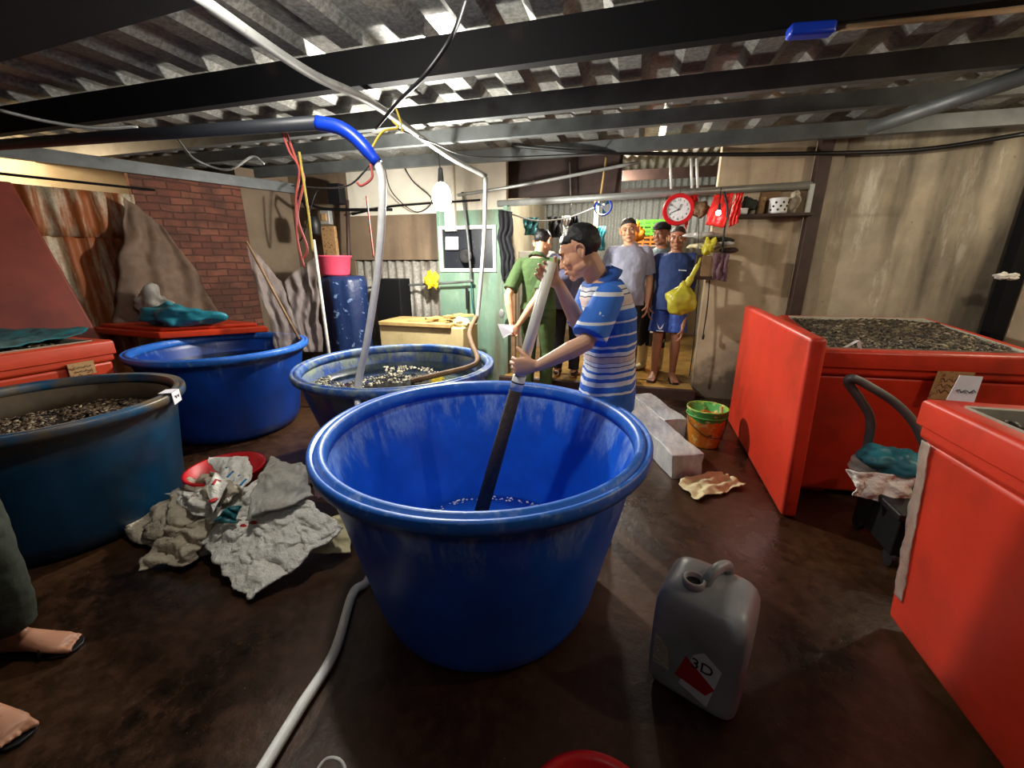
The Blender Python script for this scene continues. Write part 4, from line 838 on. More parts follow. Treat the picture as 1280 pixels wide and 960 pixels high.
# wire basket handle
wb=PZ(410,985,.12)
t=MB().tube(catmull([wb+V((-.045,-.03,-.10)),wb+V((-.045,-.01,.0)),wb+V((-.035,.035,.03)),wb+V((.01,.045,.03)),wb+V((.045,.02,.0)),wb+V((.055,-.0,-.10))],6),.0045,8).build('wire_handle','white',smooth=True); tag(t,'bent pale wire loop on the floor at the bottom left of the middle tub','wire')
# jerrycan
jc=V((.325,1.235,0)); jr=math.radians(-22); JX=V((math.cos(jr),math.sin(jr),0)); JY=V((-math.sin(jr),math.cos(jr),0))
t=empty('jerrycan',tuple(jc),'cloudy grey plastic jerrycan with a torn white and red label','jerrycan')
def rr(w,d,z,e=.28,n=44,dx=0,dy=0,tilt=0):
    out=[]
    for k in range(n):
        a=2*math.pi*k/n; c_,s_=math.cos(a),math.sin(a); x=math.copysign(abs(c_)**e,c_)*w+dx; y=math.copysign(abs(s_)**e,s_)*d+dy
        out.append(jc+JX*x+JY*y+UP*(z*1.1+tilt*y))
    return out
W_,D_=.145,.122
R=[rr(.001,.001,0),rr(W_-.05,D_-.05,0,.4),rr(W_-.015,D_-.015,.008,.35),rr(W_-.003,D_-.003,.03),rr(W_,D_,.07),rr(W_,D_,.285),rr(W_-.004,D_-.004,.335,tilt=.05),rr(W_-.02,D_-.018,.365,.4,tilt=.08),rr(W_-.045,D_-.04,.378,.5,tilt=.1),rr(.001,.001,.380,tilt=.1)]
MB().rings(R).build('body','can',t,smooth=True,sub=1)
hp_=[jc+JX*-.015+JY*-.015+UP*.410,jc+JX*-.005+JY*.0+UP*.443,jc+JX*.01+JY*.035+UP*.456,jc+JX*.03+JY*.075+UP*.447,jc+JX*.035+JY*.09+UP*.41]
MB().tube(catmull(hp_,6),.018,12).build('handle','can',t,smooth=True)
mo=jc+JX*-.045+JY*-.035+UP*.402
MB().lathe([(.034,0),(.036,.03),(.030,.032),(.026,.03),(.026,.006),(.001,.004)],mo,n=28).build('neck','can',t,smooth=True)
MB().lathe([(.001,.012),(.0255,.012),(.0255,.016),(.001,.016)],mo,n=24).build('mouth','black',t)
def onface(u,v,o=.0012): return jc+JX*u-JY*(D_+o)+UP*(v*1.12)
lb=MB().hull([onface(*p) for p in ((-.03,.075),(.06,.045),(.085,.19),(.03,.225),(-.0,.20))],[onface(*p,.0025) for p in ((-.03,.075),(.06,.045),(.085,.19),(.03,.225),(-.0,.20))]).build('label','white_print',t)
MB().hull([onface(*p,.0028) for p in ((-.045,.10),(.052,.085),(.075,.12),(-.02,.185))][::1],[onface(*p,.0036) for p in ((-.045,.10),(.052,.085),(.075,.12),(-.02,.185))]).build('red_panel','red_print',lb)
MB().hull([onface(*p) for p in ((-.12,.10),(-.065,.10),(-.075,.17),(-.12,.21))],[onface(*p,.003) for p in ((-.12,.10),(-.065,.10),(-.075,.17),(-.12,.21))]).build('torn_label','sack_dirty',t)
text_into(MB(),'3D',.055,onface(.03,.175,.0045),JX,UP).build('lettering','black_print',lb)
# ---------------------------------------------------------------- sacks heap
G='old sacks heaped beside the middle tub'
def sk(c4,mat,label,seed,amp=.02,sc=7,fold=.004,solid=.008,nu=34,nv=34,name='woven_sack',fd=(1,.4)):
    return tag(patch(c4,nu,nv,amp,sc,seed,sag=-.03,fold=fold,fd=fd).build(name,mat,smooth=True,solid=solid),label,'sack',G)
from mathutils.bvhtree import BVHTree
def onto(o,px,py,lift=.006):
    me=o.data; b=BVHTree.FromPolygons([o.location+v.co for v in me.vertices],[tuple(p.vertices) for p in me.polygons]); r=ray(px,py).normalized(); h=b.ray_cast(V((0,0,H)),r)[0]
    return (h if h else PZ(px,py,.3))-r*lift
s1=sk([PZ(238,655,.13),PZ(335,590,.36),PZ(432,662,.19),PZ(308,752,.02)],'sack','big white crinkled sack spread over the front of the sack heap',1,.02,13,.003,nu=60,nv=60)
# stitched opening and red marks
for i,(px,py) in enumerate(((305,657),(317,653))): MB().ell(onto(s1,px,py),(.020,.013,.006)).build('red_mark','red_print',s1)
sk([PZ(300,650,.26),PZ(335,572,.40),PZ(372,578,.38),PZ(392,618,.30)],'sack_grey','greyish see-through sack crumpled at the top right of the heap',2,.03,6,.01)
sk([PZ(262,572,.33),PZ(310,570,.36),PZ(318,592,.34),PZ(285,628,.28)],'sack','white sack with blue print at the back of the heap',3,.015,8)
o=bpy.context.scene.objects['woven_sack.002']; b_=MB()
for k in range(4): b_.tube([onto(o,276+k*8,592+k*5,.006),onto(o,284+k*8,584+k*5,.006)],.006,6)
b_.build('blue_lettering','blue_print',o)
sk([PZ(225,605,.24),PZ(262,588,.33),PZ(300,610,.32),PZ(262,640,.24)],'sack_dirty','soiled folded sack on the left top of the heap',4,.035,7,.015)
sk([PZ(208,618,.18),PZ(250,612,.28),PZ(286,640,.24),PZ(262,655,.20)],'sack','off white folded sack edge above the dark hollow',9,.03,8,.01)
sk([PZ(150,666,.02),PZ(222,610,.20),PZ(250,640,.20),PZ(208,690,.03)],'sack_dirty','soiled sack trailing to the far left of the heap',5,.03,7,.02)
sk([PZ(172,712,.02),PZ(215,655,.14),PZ(262,650,.18),PZ(250,700,.04)],'sack_dirty','stained sack hanging at the front left of the heap',6,.03,8,.02)
sk([PZ(380,694,.03),PZ(405,650,.14),PZ(440,640,.16),PZ(438,690,.03)],'cream_cloth','yellowish sack with faint blue print under the white sack',7,.014,8)
o=bpy.context.scene.objects['woven_sack.007']; MB().tube([onto(o,390,678),onto(o,400,674),onto(o,408,668)],.006,6).build('blue_lettering','blue_print',o)
sk([PZ(368,590,.26),PZ(398,585,.26),PZ(420,612,.2),PZ(400,622,.2)],'purple_cloth','dull pinkish sack between the heap and the middle tub',8,.03,9,.01)
sk([PZ(258,612,.36),PZ(268,592,.38),PZ(284,605,.36),PZ(268,640,.30)],'sack','narrow red and black printed packet tucked in the sack heap',12,.006,9,0,name='packet')
o=bpy.context.scene.objects['packet']; MB().tube([onto(o,266,606),onto(o,270,600),onto(o,276,602)],.007,6).build('print','red_print',o); MB().ell(onto(o,267,625),(.015,.02,.006)).build('red_mark','red_print',o)
sk([PZ(262,655,.22),PZ(275,640,.28),PZ(302,632,.28),PZ(290,655,.22)],'teal_cloth','dark teal cloth peeking out between the sacks',13,.02,9,.01,name='cloth')
tag(lump(PZ(268,655,.06),(.34,.20,.10),.1,.3,5,8,flat=.004).build('woven_sack','sack_dirty',smooth=True),'lumpy soiled sack at the bottom of the heap','sack',G)
rr_=PZ(270,612,.16)
t=MB().lathe([(.001,-.28),(.15,-.28),(.19,-.02),(.205,-.015),(.205,0),(.188,0),(.145,-.26),(.001,-.265)],(rr_.x+.03,rr_.y+.06,.28),n=48).build('basin','red_pl',smooth=True); tag(t,'red basin mostly hidden behind the sack heap','basin')
# ---------------------------------------------------------------- hand cart between the red tanks
cp_=V((1.44,2.30,0))
t=empty('hand_cart',tuple(cp_),'small hand cart with a bent tube handle between the red tanks','cart')
hd=catmull([PF(1083,565,2.03),PF(1088,525,2.0),PF(1074,498,2.0),PF(1060,478,2.0),PF(1066,473,1.98),PF(1085,482,1.97),PF(1118,503,1.93),PF(1142,528,1.9),PF(1156,556,1.87)],8)
MB().tube(hd,.021,12).build('handle','steel',t,smooth=True)
MB().box((1.44,2.26,.29),(.34,.40,.04)).build('platform','black',t,bevel=.01)
MB().box((1.44,2.26,.17),(.30,.36,.20)).build('frame','steel_dark',t,bevel=.01)
for sx in (-.13,.13):
    for sy in (-.15,.15): MB().lathe([(.001,-.012),(.04,-.012),(.045,0),(.04,.012),(.001,.012)],(cp_.x+sx,2.26+sy,.045),n=20,axis=(V((0,1,0)),UP,V((1,0,0)))).build('wheel','black',t)
for e_ in (PF(1083,565,2.03),PF(1156,556,1.87)): MB().tube([e_,V((e_.x,e_.y,.29))],.018,8).build('upright','steel',t)
tag(lump(PF(1108,590,1.97)+UP*.0,(.19,.13,.10),0,.35,8,51).build('woven_sack','sack_grey',smooth=True,sub=1),'pale sack lying on the hand cart','sack')
tag(patch([PF(1060,588,1.88),PF(1140,596,1.78),PF(1138,634,1.76),PF(1066,620,1.84)],amp=.022,sc=7,seed=32,fold=.01).build('woven_sack','sack',smooth=True,solid=.006),'white sack flap hanging off the hand cart','sack')
tag(lump(PF(1118,575,1.88),(.15,.10,.07),0,.35,9,57).build('plastic_bag','teal_bag',smooth=True,sub=1),'teal bag on top of the pale sack on the hand cart','bag')
# scattered dark drain strip
# ================================================================== PEOPLE
def hand(m,w,d,n,s,curl=50,k=1.0,spread=0,thumb=None,r=.0078):
    """palm from the wrist w along d, palm side n, thumb side s"""
    d=d.normalized(); n=(n-d*n.dot(d)).normalized(); s=(s-d*s.dot(d)-n*s.dot(n)).normalized()
    R=[]
    for u,hw,ht in ((-.015,.023,.018),(0,.026,.018),(.03,.036,.0165),(.06,.041,.0145),(.085,.040,.0115),(.093,.034,.008)):
        c=w+d*u*k; R.append([c+s*(math.copysign(abs(math.cos(a))**.7,math.cos(a))*hw*k)+n*(math.sin(a)*ht*k) for a in [2*math.pi*i/16 for i in range(16)]])
    m.rings(R)
    for i,(o,L,st) in enumerate(((.031,.066,.082),(.0105,.076,.088),(-.0105,.070,.086),(-.030,.056,.080))):
        p=w+d*st*k+s*o*k; q=d+s*(o*spread); q.normalize(); ang=math.radians(curl*.75)
        for j,fr in enumerate((.45,.31,.24)):
            q=(Matrix.Rotation(ang,3,q.cross(n))@q).normalized()
            e=p+q*L*fr*k; m.capsule(p,e,(r-.0006*j)*k,(r-.0006*(j+1))*k,8); p=e; ang=math.radians(curl*(1,.9,.6)[j])
    tq=(thumb or (s*.75+d*.65+n*.35)).normalized(); p=w+d*.022*k+s*.020*k
    e=p+tq*.042*k; m.capsule(p,e,.014*k,.0105*k,10)
    tq2=(tq+n*.5+d*.25).normalized(); e2=e+tq2*.030*k; m.capsule(e,e2,.0105*k,.009*k,10); m.capsule(e2,e2+(tq2+n*.3).normalized()*.022*k,.009*k,.0075*k,10)
def head(m,c,f,u,k=1.0):
    f=f.normalized(); u=(u-f*u.dot(f)).normalized(); r=f.cross(u)
    E_=lambda x,y,z,a,b,g,nu=16: m.ell(c+r*x*k+f*y*k+u*z*k,(a*k,b*k,g*k),r,f,u,nu,12)
    E_(0,-.012,.036,.074,.093,.079); E_(0,.018,-.02,.066,.068,.075); E_(0,.033,-.066,.049,.053,.042); E_(0,.068,-.094,.023,.020,.018)
    for s in (-1,1):
        E_(s*.038,.062,-.024,.024,.022,.022); E_(s*.045,.010,-.062,.020,.042,.026); E_(s*.079,-.010,-.006,.011,.018,.030); m.tube(catmull([c+r*(s*.084)*k+f*(.006)*k+u*.004*k,c+r*(s*.090)*k-f*.004*k+u*.024*k,c+r*(s*.094)*k-f*.022*k+u*.024*k,c+r*(s*.094)*k-f*.032*k+u*.004*k,c+r*(s*.089)*k-f*.022*k-u*.020*k,c+r*(s*.083)*k-f*.008*k-u*.036*k],4),.0052*k,8)
        E_(s*.030,.078,.024,.020,.011,.008); E_(s*.031,.074,.004,.015,.011,.010); E_(s*.011,.094,-.033,.008,.009,.007)
    E_(0,.080,.030,.030,.010,.018); E_(0,.086,-.002,.009,.014,.022); E_(0,.097,-.022,.011,.014,.016); E_(0,.104,-.031,.012,.011,.009)
    E_(0,.086,-.047,.020,.010,.010); E_(0,.088,-.060,.023,.011,.0062); E_(0,.085,-.070,.020,.011,.0066); E_(0,.074,-.080,.020,.012,.010)
    return r,f,u
def face_parts(t,c,f,u,k,hair,beardless=True,back=.0,top=.0,cap=None,brow='dark_line',sides=.0):
    f=f.normalized(); u=(u-f*u.dot(f)).normalized(); r=f.cross(u)
    P=lambda x,y,z:c+r*x*k+f*y*k+u*z*k
    for s in (-1,1):
        MB().ell(P(s*.031,.0815,.004),(.0125*k,.006*k,.0048*k),r,f,u,12,8).build('eye','eye_white',t,smooth=True)
        MB().ell(P(s*.031,.0862,.004),(.0055*k,.003*k,.0048*k),r,f,u,10,8).build('iris','dark_line',t,smooth=True)
        MB().tube([P(s*.046,.077,.007),P(s*.038,.085,.0105),P(s*.028,.0875,.0105),P(s*.018,.086,.006)],.0017*k,6).build('eyelid','dark_line',t,smooth=True)
        MB().tube(catmull([P(s*.050,.076,.020),P(s*.040,.0855,.028),P(s*.026,.0895,.028),P(s*.015,.0895,.023)],4),.0033*k,6).build('eyebrow',brow,t,smooth=True)
    MB().tube([P(-.021,.088,-.065),P(-.010,.0975,-.0640),P(0,.0985,-.0650),P(.010,.0975,-.0640),P(.021,.088,-.065)],[.0015*k,.0036*k,.0038*k,.0036*k,.0015*k],8).build('lips','lip',t,smooth=True)
    # hair: shell over the skull, cut at the hairline, nape and round the ears
    m=MB(); nu,nv=56,36; C0=V((0,-.014,.038)); RR=(.0768,.0955,.0815+top); vs=[];keep=[]
    rows=[]
    for j in range(nv+1):
        row=[]
        for i in range(nu):
            th=math.pi*j/nv; ph=2*math.pi*i/nu
            x=math.sin(th)*math.cos(ph); y=math.sin(th)*math.sin(ph); z=math.cos(th)
            p=V((C0.x+x*RR[0],C0.y+y*RR[1],C0.z+z*RR[2]))
            # distance inside hairline
            line=.072-.02*abs(x)**2 if y>.25 else (.02 if y>-.05 else -.035)
            if -.05<=y<=.25 and abs(x)>.5: line=.036+(y+.05)*.12
            d=p.z-line
            g=max(-1,min(1,d/.022))
            jit=.0035*fbm(p,60,3)+.004*fbm(p,18,5)
            sc=1+(jit/.09 if g>0 else 0)-(0 if g>0 else .16*min(1,-g*1.0))
            q=C0+(p-C0)*sc; row.append(P(q.x,q.y,q.z))
        rows.append(row)
    m.rings(rows); o=m.build('hair',hair,t,smooth=True)
    if cap:
        m=MB(); 
        R_=[]
        for z_,a_ in ((.052,1.0),(.075,1.03),(.105,.93),(.125,.7),(.134,.3),(.135,.01)): R_.append([P(.089*a_*math.cos(b*.2618),-.012+.106*a_*math.sin(b*.2618),z_) for b in range(24)])
        m.rings(R_); m.add([P(-.06,.075,.056),P(.06,.075,.056),P(.045,.150,.046),P(-.045,.150,.046),P(-.06,.075,.062),P(.06,.075,.062),P(.045,.150,.052),P(-.045,.150,.052)],[(0,1,2,3),(7,6,5,4),(0,4,5,1),(1,5,6,2),(2,6,7,3),(3,7,4,0)])
        m.build('cap',cap,t,smooth=True)
TR=[(-.14,.148,.108),(0,.158,.112),(.12,.152,.110),(.28,.143,.107),(.5,.152,.112),(.70,.166,.112),(.84,.165,.098),(.93,.12,.075),(1.0,.062,.060)]
def torso(m,J,grow=0,lo=-.14,hi=1.0,k=1.0,flare=0,belly=0,n=28):
    S_=(J['sR']-J['sL']).normalized(); pv_=(J['hR']-J['hL']).normalized()
    A,B=J['pelvis'],J['neck']; mid=J.get('spine',(A+B)/2+J['f']*.0)
    R=[]
    ts=[lo]+[t for t,_,_ in TR if lo<t<hi]+[hi]
    for t in ts:
        for i in range(len(TR)-1):
            if TR[i][0]<=t<=TR[i+1][0] or (i==0 and t<TR[0][0]): 
                q=(t-TR[i][0])/(TR[i+1][0]-TR[i][0]); q=max(0,q); w=TR[i][1]*(1-q)+TR[i+1][1]*q; d=TR[i][2]*(1-q)+TR[i+1][2]*q; break
        if t<TR[0][0]: w,d=TR[0][1],TR[0][2]
        c=A*(1-t)*(1-t)+(mid*2-(A+B)/2)*2*t*(1-t)+B*t*t if t>0 else A+(A-mid).normalized()*(-t)*(B-A).length
        ax_=(pv_*(1-max(0,t))+S_*max(0,t)).normalized(); up_=(B-A).normalized(); ax_=(ax_-up_*ax_.dot(up_)).normalized(); fr=up_.cross(ax_).normalized()
        if fr.dot(J['f'])<0: fr=-fr
        g=grow+flare*max(0,.35-t); b=belly*max(0,1-abs(t-.22)/.4)
        R.append([c+ax_*math.copysign(abs(math.cos(a))**.85,math.cos(a))*(w*k+g)+fr*(math.copysign(abs(math.sin(a))**.9,math.sin(a))*(d*k+g)+(b if math.sin(a)>0 else 0)*abs(math.sin(a))) for a in [2*math.pi*i/n for i in range(n)]])
    m.rings(R)
def stand(base,f,h=1.65,lean=0,feet=.10,turn=0):
    """relaxed standing skeleton, world coordinates"""
    k=h/1.65; f=V((f.x,f.y,0)).normalized(); r=V((f.y,-f.x,0)); B=V(base)
    P=lambda x,y,z:B+r*x*k+f*y*k+UP*z*k
    J=dict(f=f,r=r,k=k,pelvis=P(0,0,.90),spine=P(0,.012,1.14),neck=P(0,-.01,1.395),head=P(0,.025,1.53),hf=f.copy(),hu=UP.copy())
    for s,n in ((-1,'L'),(1,'R')):
        J['s'+n]=P(s*.170,-.005,1.342); J['e'+n]=P(s*.225,-.03,1.07); J['w'+n]=P(s*.215,.05,.84)
        J['h'+n]=P(s*.085,0,.87); J['k'+n]=P(s*.095,.025,.47); J['a'+n]=P(s*feet,-.02,.075); J['t'+n]=P(s*(feet+.03),.17,.025)
        J['hd'+n]=(UP*-1+f*.15); J['hn'+n]=-r*s; J['hs'+n]=f.copy(); J['hc'+n]=22
    return J
def body(t,J,skin='skin',vox=.0045,feet=True,hand_on=(1,1)):
    k=J['k']; m=MB()
    torso(m,J,0,-.1,1.0,k)
    m.capsule(J['neck']-(J['neck']-J['pelvis']).normalized()*.03,J['head']-J['hu']*.045*k-J['hf']*.02*k,.057*k,.052*k,18)
    head(m,J['head'],J['hf'],J['hu'],k)
    for n in 'LR':
        s,e,w=J['s'+n],J['e'+n],J['w'+n]
        m.capsule(J['neck'].lerp(s,.35)-UP*.05*k,s-UP*.012,.052*k,.052*k); m.capsule(s-UP*.01*k,s.lerp(e,.5),.051*k,.043*k); m.capsule(s.lerp(e,.45),e,.044*k,.036*k)
        m.capsule(e,e.lerp(w,.35),.037*k,.040*k); m.capsule(e.lerp(w,.3),w,.040*k,.025*k)
        hd=J['hd'+n]
        if hd is not None: hand(m,w+hd.normalized()*.012,hd,J['hn'+n],J['hs'+n],J['hc'+n],k*1.0,thumb=J.get('th'+n))
        h,kn,a=J['h'+n],J['k'+n],J['a'+n]
        m.capsule(h,h.lerp(kn,.5),.085*k,.070*k,18); m.capsule(h.lerp(kn,.45),kn,.071*k,.052*k,18)
        m.capsule(kn,kn.lerp(a,.33)-(J['f'])*.012*k,.050*k,.054*k,16); m.capsule(kn.lerp(a,.3)-(J['f'])*.010*k,a,.053*k,.032*k,16)
        if feet:
            to=J['t'+n]; fd=(to-a); fd.z=0; L=fd.length; fd.normalize(); sd=V((fd.y,-fd.x,0)); gz=a.z-.075*k
            R=[]
            for u,w_,hh,zc in ((-.055,.018,.02,.028),(-.045,.030,.034,.036),(0,.033,.05,.05),(.05,.035,.04,.042),(.10,.042,.028,.030),(.145,.046,.019,.021),(.165,.040,.014,.017)):
                c=a+fd*u*k; c.z=gz+zc*k; R.append([c+sd*math.cos(q)*w_*k+UP*max(math.sin(q)*hh*k,-(zc-.004)*k) for q in [2*math.pi*i/16 for i in range(16)]])
            m.rings(R)
            inn=1 if n=='L' else -1
            for i in range(5):
                p=a+fd*.158*k+sd*inn*(.030-.017*i)*k; p.z=gz+.015*k; L_=(.036,.030,.027,.023,.019)[i]; e_=p+fd*L_*k; e_.z=gz+.011*k; m.capsule(p,e_,(.0125,.0085,.008,.0078,.0075)[i]*k,(.0105,.0075,.007,.0068,.0065)[i]*k,8)
    return m.build('body',skin,t,remesh=vox,sm=2)
def shirt(t,J,mat,sleeve=.75,hem=-.16,grow=.016,flare=.05,name='shirt',vox=.007,belly=0,collar=None,loose=.012,loc=None):
    k=J['k']; m=MB(); torso(m,J,grow,hem,.975,k,flare,belly)
    for n in 'LR':
        s,e,w=J['s'+n],J['e'+n],J['w'+n]
        m.capsule(J['neck'].lerp(s,.35)-UP*.05*k,s-UP*.012,(.052+.010)*k,(.052+.006)*k,18)
        if sleeve<=1:
            q=s.lerp(e,sleeve); d=(e-s).normalized(); L=[s-UP*.01,s.lerp(e,sleeve*.5),q]; m.tube(L,[.060*k,.062*k+loose*.6,.060*k+loose],18)
        else:
            m.capsule(s-UP*.01,e,.066*k,.052*k,18); m.tube([e,e.lerp(w,.5),w.lerp(e,.04)],[.052*k,.048*k,.042*k],16); m.capsule(e,e.lerp(w,.1),.052*k,.051*k)
    o=m.build(name,mat,t,remesh=vox,sm=3,loc=loc)
    tx=bpy.data.textures.get('cloth_folds') or bpy.data.textures.new('cloth_folds','CLOUDS'); tx.noise_scale=.09
    dm=o.modifiers.new('d','DISPLACE'); dm.texture=tx; dm.strength=.016; dm.mid_level=.5; dm.texture_coords='LOCAL'
    if collar:
        c=J['neck']+ (J['head']-J['neck']).normalized()*.012; u=(J['head']-J['neck']).normalized(); a,b=frame_of(u)
        R=[]
        for z_,r_ in ((-.042,.080),(-.018,.071),(.004,.064),(.006,.068),(-.020,.082),(-.046,.096)): R.append([c+a*math.cos(q)*r_*k+b*math.sin(q)*r_*k+u*z_*k*(1) -J['f']*(.006) for q in [2*math.pi*i/28 for i in range(28)]])
        MB().rings(R,False,True).build('collar',collar,o,smooth=True)
    return o
def trousers(t,J,mat,to=1.0,grow=.014,name='trousers',vox=.007,hi=.12,cuff=.0,width=1):
    k=J['k']; m=MB(); torso(m,J,grow,-.13,hi,k)
    for n in 'LR':
        h,kn,a=J['h'+n],J['k'+n],J['a'+n]
        if to>.5: 
            m.capsule(h,kn,(.085+.014)*k,.068*k*width,18); e=kn.lerp(a,(to-.5)*2); m.capsule(kn,kn.lerp(a,.2),.068*k*width,.068*k*width,16); m.tube([kn,kn.lerp(e,.5),e],[.068*k*width,.068*k*width,.062*k*width],18)
        else: e=h.lerp(kn,to*2); m.capsule(h,h.lerp(kn,.1),.099*k,.099*k,18); m.tube([h,h.lerp(e,.5),e],[.098*k,.100*k,(.098+cuff)*k],20)
    o=m.build(name,mat,t,remesh=vox,sm=3)
    tx=bpy.data.textures.get('cloth_folds'); 
    if tx: dm=o.modifiers.new('d','DISPLACE'); dm.texture=tx; dm.strength=.014; dm.mid_level=.5; dm.texture_coords='LOCAL'
    return o
def sandal(t,J,mat='sandal'):
    k=J['k']
    for n in 'LR':
        a=J['a'+n]; to=J['t'+n]; fd=to-a; fd.z=0; fd.normalize(); sd=V((fd.y,-fd.x,0)); gz=a.z-.075*k
        R=[]; 
        pr=[(-.065,.012),(-.055,.030),(0,.036),(.06,.038),(.11,.046),(.16,.048),(.19,.038),(.205,.015)]
        ol=[a+fd*u*k+sd*w*k for u,w in pr]+[a+fd*u*k-sd*w*k for u,w in reversed(pr)]
        for p in ol: p.z=gz-.012
        MB().hull(ol,[p+UP*.014 for p in ol]).build('sandal',mat,t,bevel=.003)
        arc=[a+fd*.11*k+sd*(.046*math.cos(q))*k+UP*((gz+.046*math.sin(q)*k)-a.z) for q in [math.pi*i/8 for i in range(9)]]
        MB().tube(arc,.009*k,8,sq=.5).build('strap',mat,t,smooth=True)
def person(name,base,label):
    return empty(name,tuple(base),label,'person')

# --- main man scrubbing the tub
Lm=dict(k=.98)
fm_=(-CR*.96+CF*.28).normalized(); rm_=V((fm_.y,-fm_.x,0))
pel=PF(757,494,2.03); nk=PF(750,347,2.0)
J=stand((pel.x,pel.y,0),fm_,1.60)
J['pelvis']=pel; J['neck']=nk; J['spine']=PF(762,420,2.03)
J['head']=PF(725,315,1.985)+V((0,0,.0)); hf=(fm_*math.cos(math.radians(24))-UP*math.sin(math.radians(24))); J['hf']=hf; J['hu']=(UP*math.cos(math.radians(24))+fm_*math.sin(math.radians(24)))
J['k']=1.0
J['sL']=PF(763,368,1.86); J['sR']=PF(740,362,2.15)
J['eL']=PF(733,428,1.75); J['wL']=PF(664,450,1.69)
J['eR']=PF(727,412,2.02); J['wR']=PF(697,352,1.86)
for s,n in ((-1,'L'),(1,'R')):
    J['h'+n]=pel+rm_*s*.085-UP*.03; J['k'+n]=V((pel.x,pel.y,0))+rm_*s*.10+fm_*.03+UP*.43; J['a'+n]=V((pel.x,pel.y,0))+rm_*s*.12-fm_*.03+UP*.075; J['t'+n]=J['a'+n]+fm_*.18
pt=PF(689,331,1.80); pl_=PF(646,458,1.745); pb=V((-.64,1.66,.215)); pd=(pt-pb).normalized()
pg=pb+pd*((pl_-pb).dot(pd)); 
gr=pb+pd*((PF(645,455,1.74)-pb).dot(pd))
# near hand: on the camera side of the pole, fingers wrapping round it
dL=-CR*1.0-pd*.05; J['hdL']=dL; J['hnL']=CF.copy(); J['hsL']=pd.copy(); J['hcL']=66
J['wL']=gr-CF*.040+CR*.066-UP*.0
gt=pt-pd*.045
J['hdR']=(-CR*.35+pd*.9); J['hdR']=(-CR*.8+pd*.55); J['hnR']=-CF.copy(); J['hsR']=(pd-CF*.1); J['hcR']=64
J['wR']=gt+CF*.040-J['hdR'].normalized()*.066
t=person('person',(pel.x,pel.y,0),'man in blue and white striped polo scrubbing the bright blue tub with a pole')
body(t,J,'skin',vox=.0036)
so=shirt(t,J,'polo',.86,-.10,.018,.05,name='polo_shirt',vox=.006,collar='collar_blue',belly=.0,loc=(nk.x,nk.y,.88))
for n in 'LR':
    s_,e_=J['s'+n],J['e'+n]; m=MB(); m.tube([s_.lerp(e_,-.12),s_.lerp(e_,-.02),s_.lerp(e_,.25),s_.lerp(e_,.6),s_.lerp(e_,.9)],[.045,.064,.071,.076,.080],24); m.build('sleeve','polo_sleeve',so,remesh=.006,sm=3,loc=s_.lerp(e_,.9)-UP*.05)
trousers(t,J,'check',.42,.012,name='shorts',hi=.10)
face_parts(t,J['head'],J['hf'],J['hu'],J['k'],'hair',top=.006)
sandal(t,J)
# pole
t=empty('scrubbing_pole',tuple(pb),'long pale pole with a dark brown lower end held in the bright blue tub','pole')
top_=pt+pd*.012; j1=pb+pd*((PF(643,480,1.75)-pb).dot(pd))
MB().tube([j1-pd*.03,top_],[.026,.0215],20).build('handle','pole_cream',t,smooth=True)
MB().tube([pb,j1],[.035,.029],20).build('brush_shaft','bristle',t,smooth=True)
MB().tube([j1-pd*.035,j1+pd*.035],.030,20).build('tape_wrap','white',t,smooth=True)
MB().tube([j1-pd*.0,j1+pd*.006],.0315,20).build('band','black',t,smooth=True)
# --- officer in green, seen from behind
fo=(CF*.93+CR*.36).normalized(); Bo=PF(671,470,4.32); Bo.z=.0
J=stand(Bo,fo,1.76)
J['hf']=(fo*.78+CR*.35-UP*.52).normalized(); J['hu']=(UP*.9+fo*.45).normalized(); J['head']=J['head']+fo*.035+CR*.02-UP*.012
hb=PF(642,411,4.12); ho=V((Bo.x,Bo.y,hb.z))
J['eL']=PF(635,370,4.22); J['eR']=PF(671,373,4.12); J['wL']=hb+V((-.03,.02,.06)); J['wR']=hb+V((.05,.0,.04))
J['hdL']=V((.15,-.05,-1)); J['hnL']=V((.9,-.3,0)); J['hsL']=-fo; J['hcL']=45
J['hdR']=V((-.5,-.1,-.75)); J['hnR']=V((-.2,.95,0)); J['hsR']=-UP+V((0,0,2)); J['hcR']=45
t=person('person',Bo,'man in green uniform seen from behind holding a white paper behind his back')
body(t,J); shirt(t,J,'green_uniform',.82,.0,.016,.03,name='uniform_shirt',collar='green_uniform'); trousers(t,J,'green_trouser',.97,.016,hi=.16); face_parts(t,J['head'],J['hf'],J['hu'],J['k'],'hair'); 
MB().tube([J['wL']-V((.028,0,0)),J['wL']+V((.028,0,0))],.012,8).build('wristwatch','black',t,smooth=True)
for n in 'LR': a=J['a'+n]; MB().ell(a+fo*.06+V((0,0,-.035)),(.05,.13,.045),V((fo.y,-fo.x,0)),fo,UP).build('shoe','black',t,smooth=True)
pc=PF(636,414,4.05)
note('paper_note',[PF(622,405,4.1),PF(641,406,4.05),PF(641,416,4.05),PF(629,423,4.1)],'paper','white folded paper held by the man in green')
# --- man in grey purple shirt
fp=(CF*.95+CR*.3).normalized(); Bp=PF(706,478,4.75); Bp.z=.12
J=stand(Bp,fp,1.66); J['hf']=(fp*.9-UP*.4).normalized(); J['hu']=(UP+fp*.35).normalized()
t=person('person',Bp,'man in grey purple shirt and black trousers standing beside the officer')
body(t,J,vox=.006); shirt(t,J,'purple_shirt',1.5,-.2,.022,.04,collar='purple_shirt'); trousers(t,J,'black_cloth',.98,.016); face_parts(t,J['head'],J['hf'],J['hu'],J['k'],'hair')
for n in 'LR': a=J['a'+n]; MB().ell(a+fp*.06+V((0,0,-.035)),(.05,.13,.045),V((fp.y,-fp.x,0)),fp,UP).build('shoe','black',t,smooth=True)
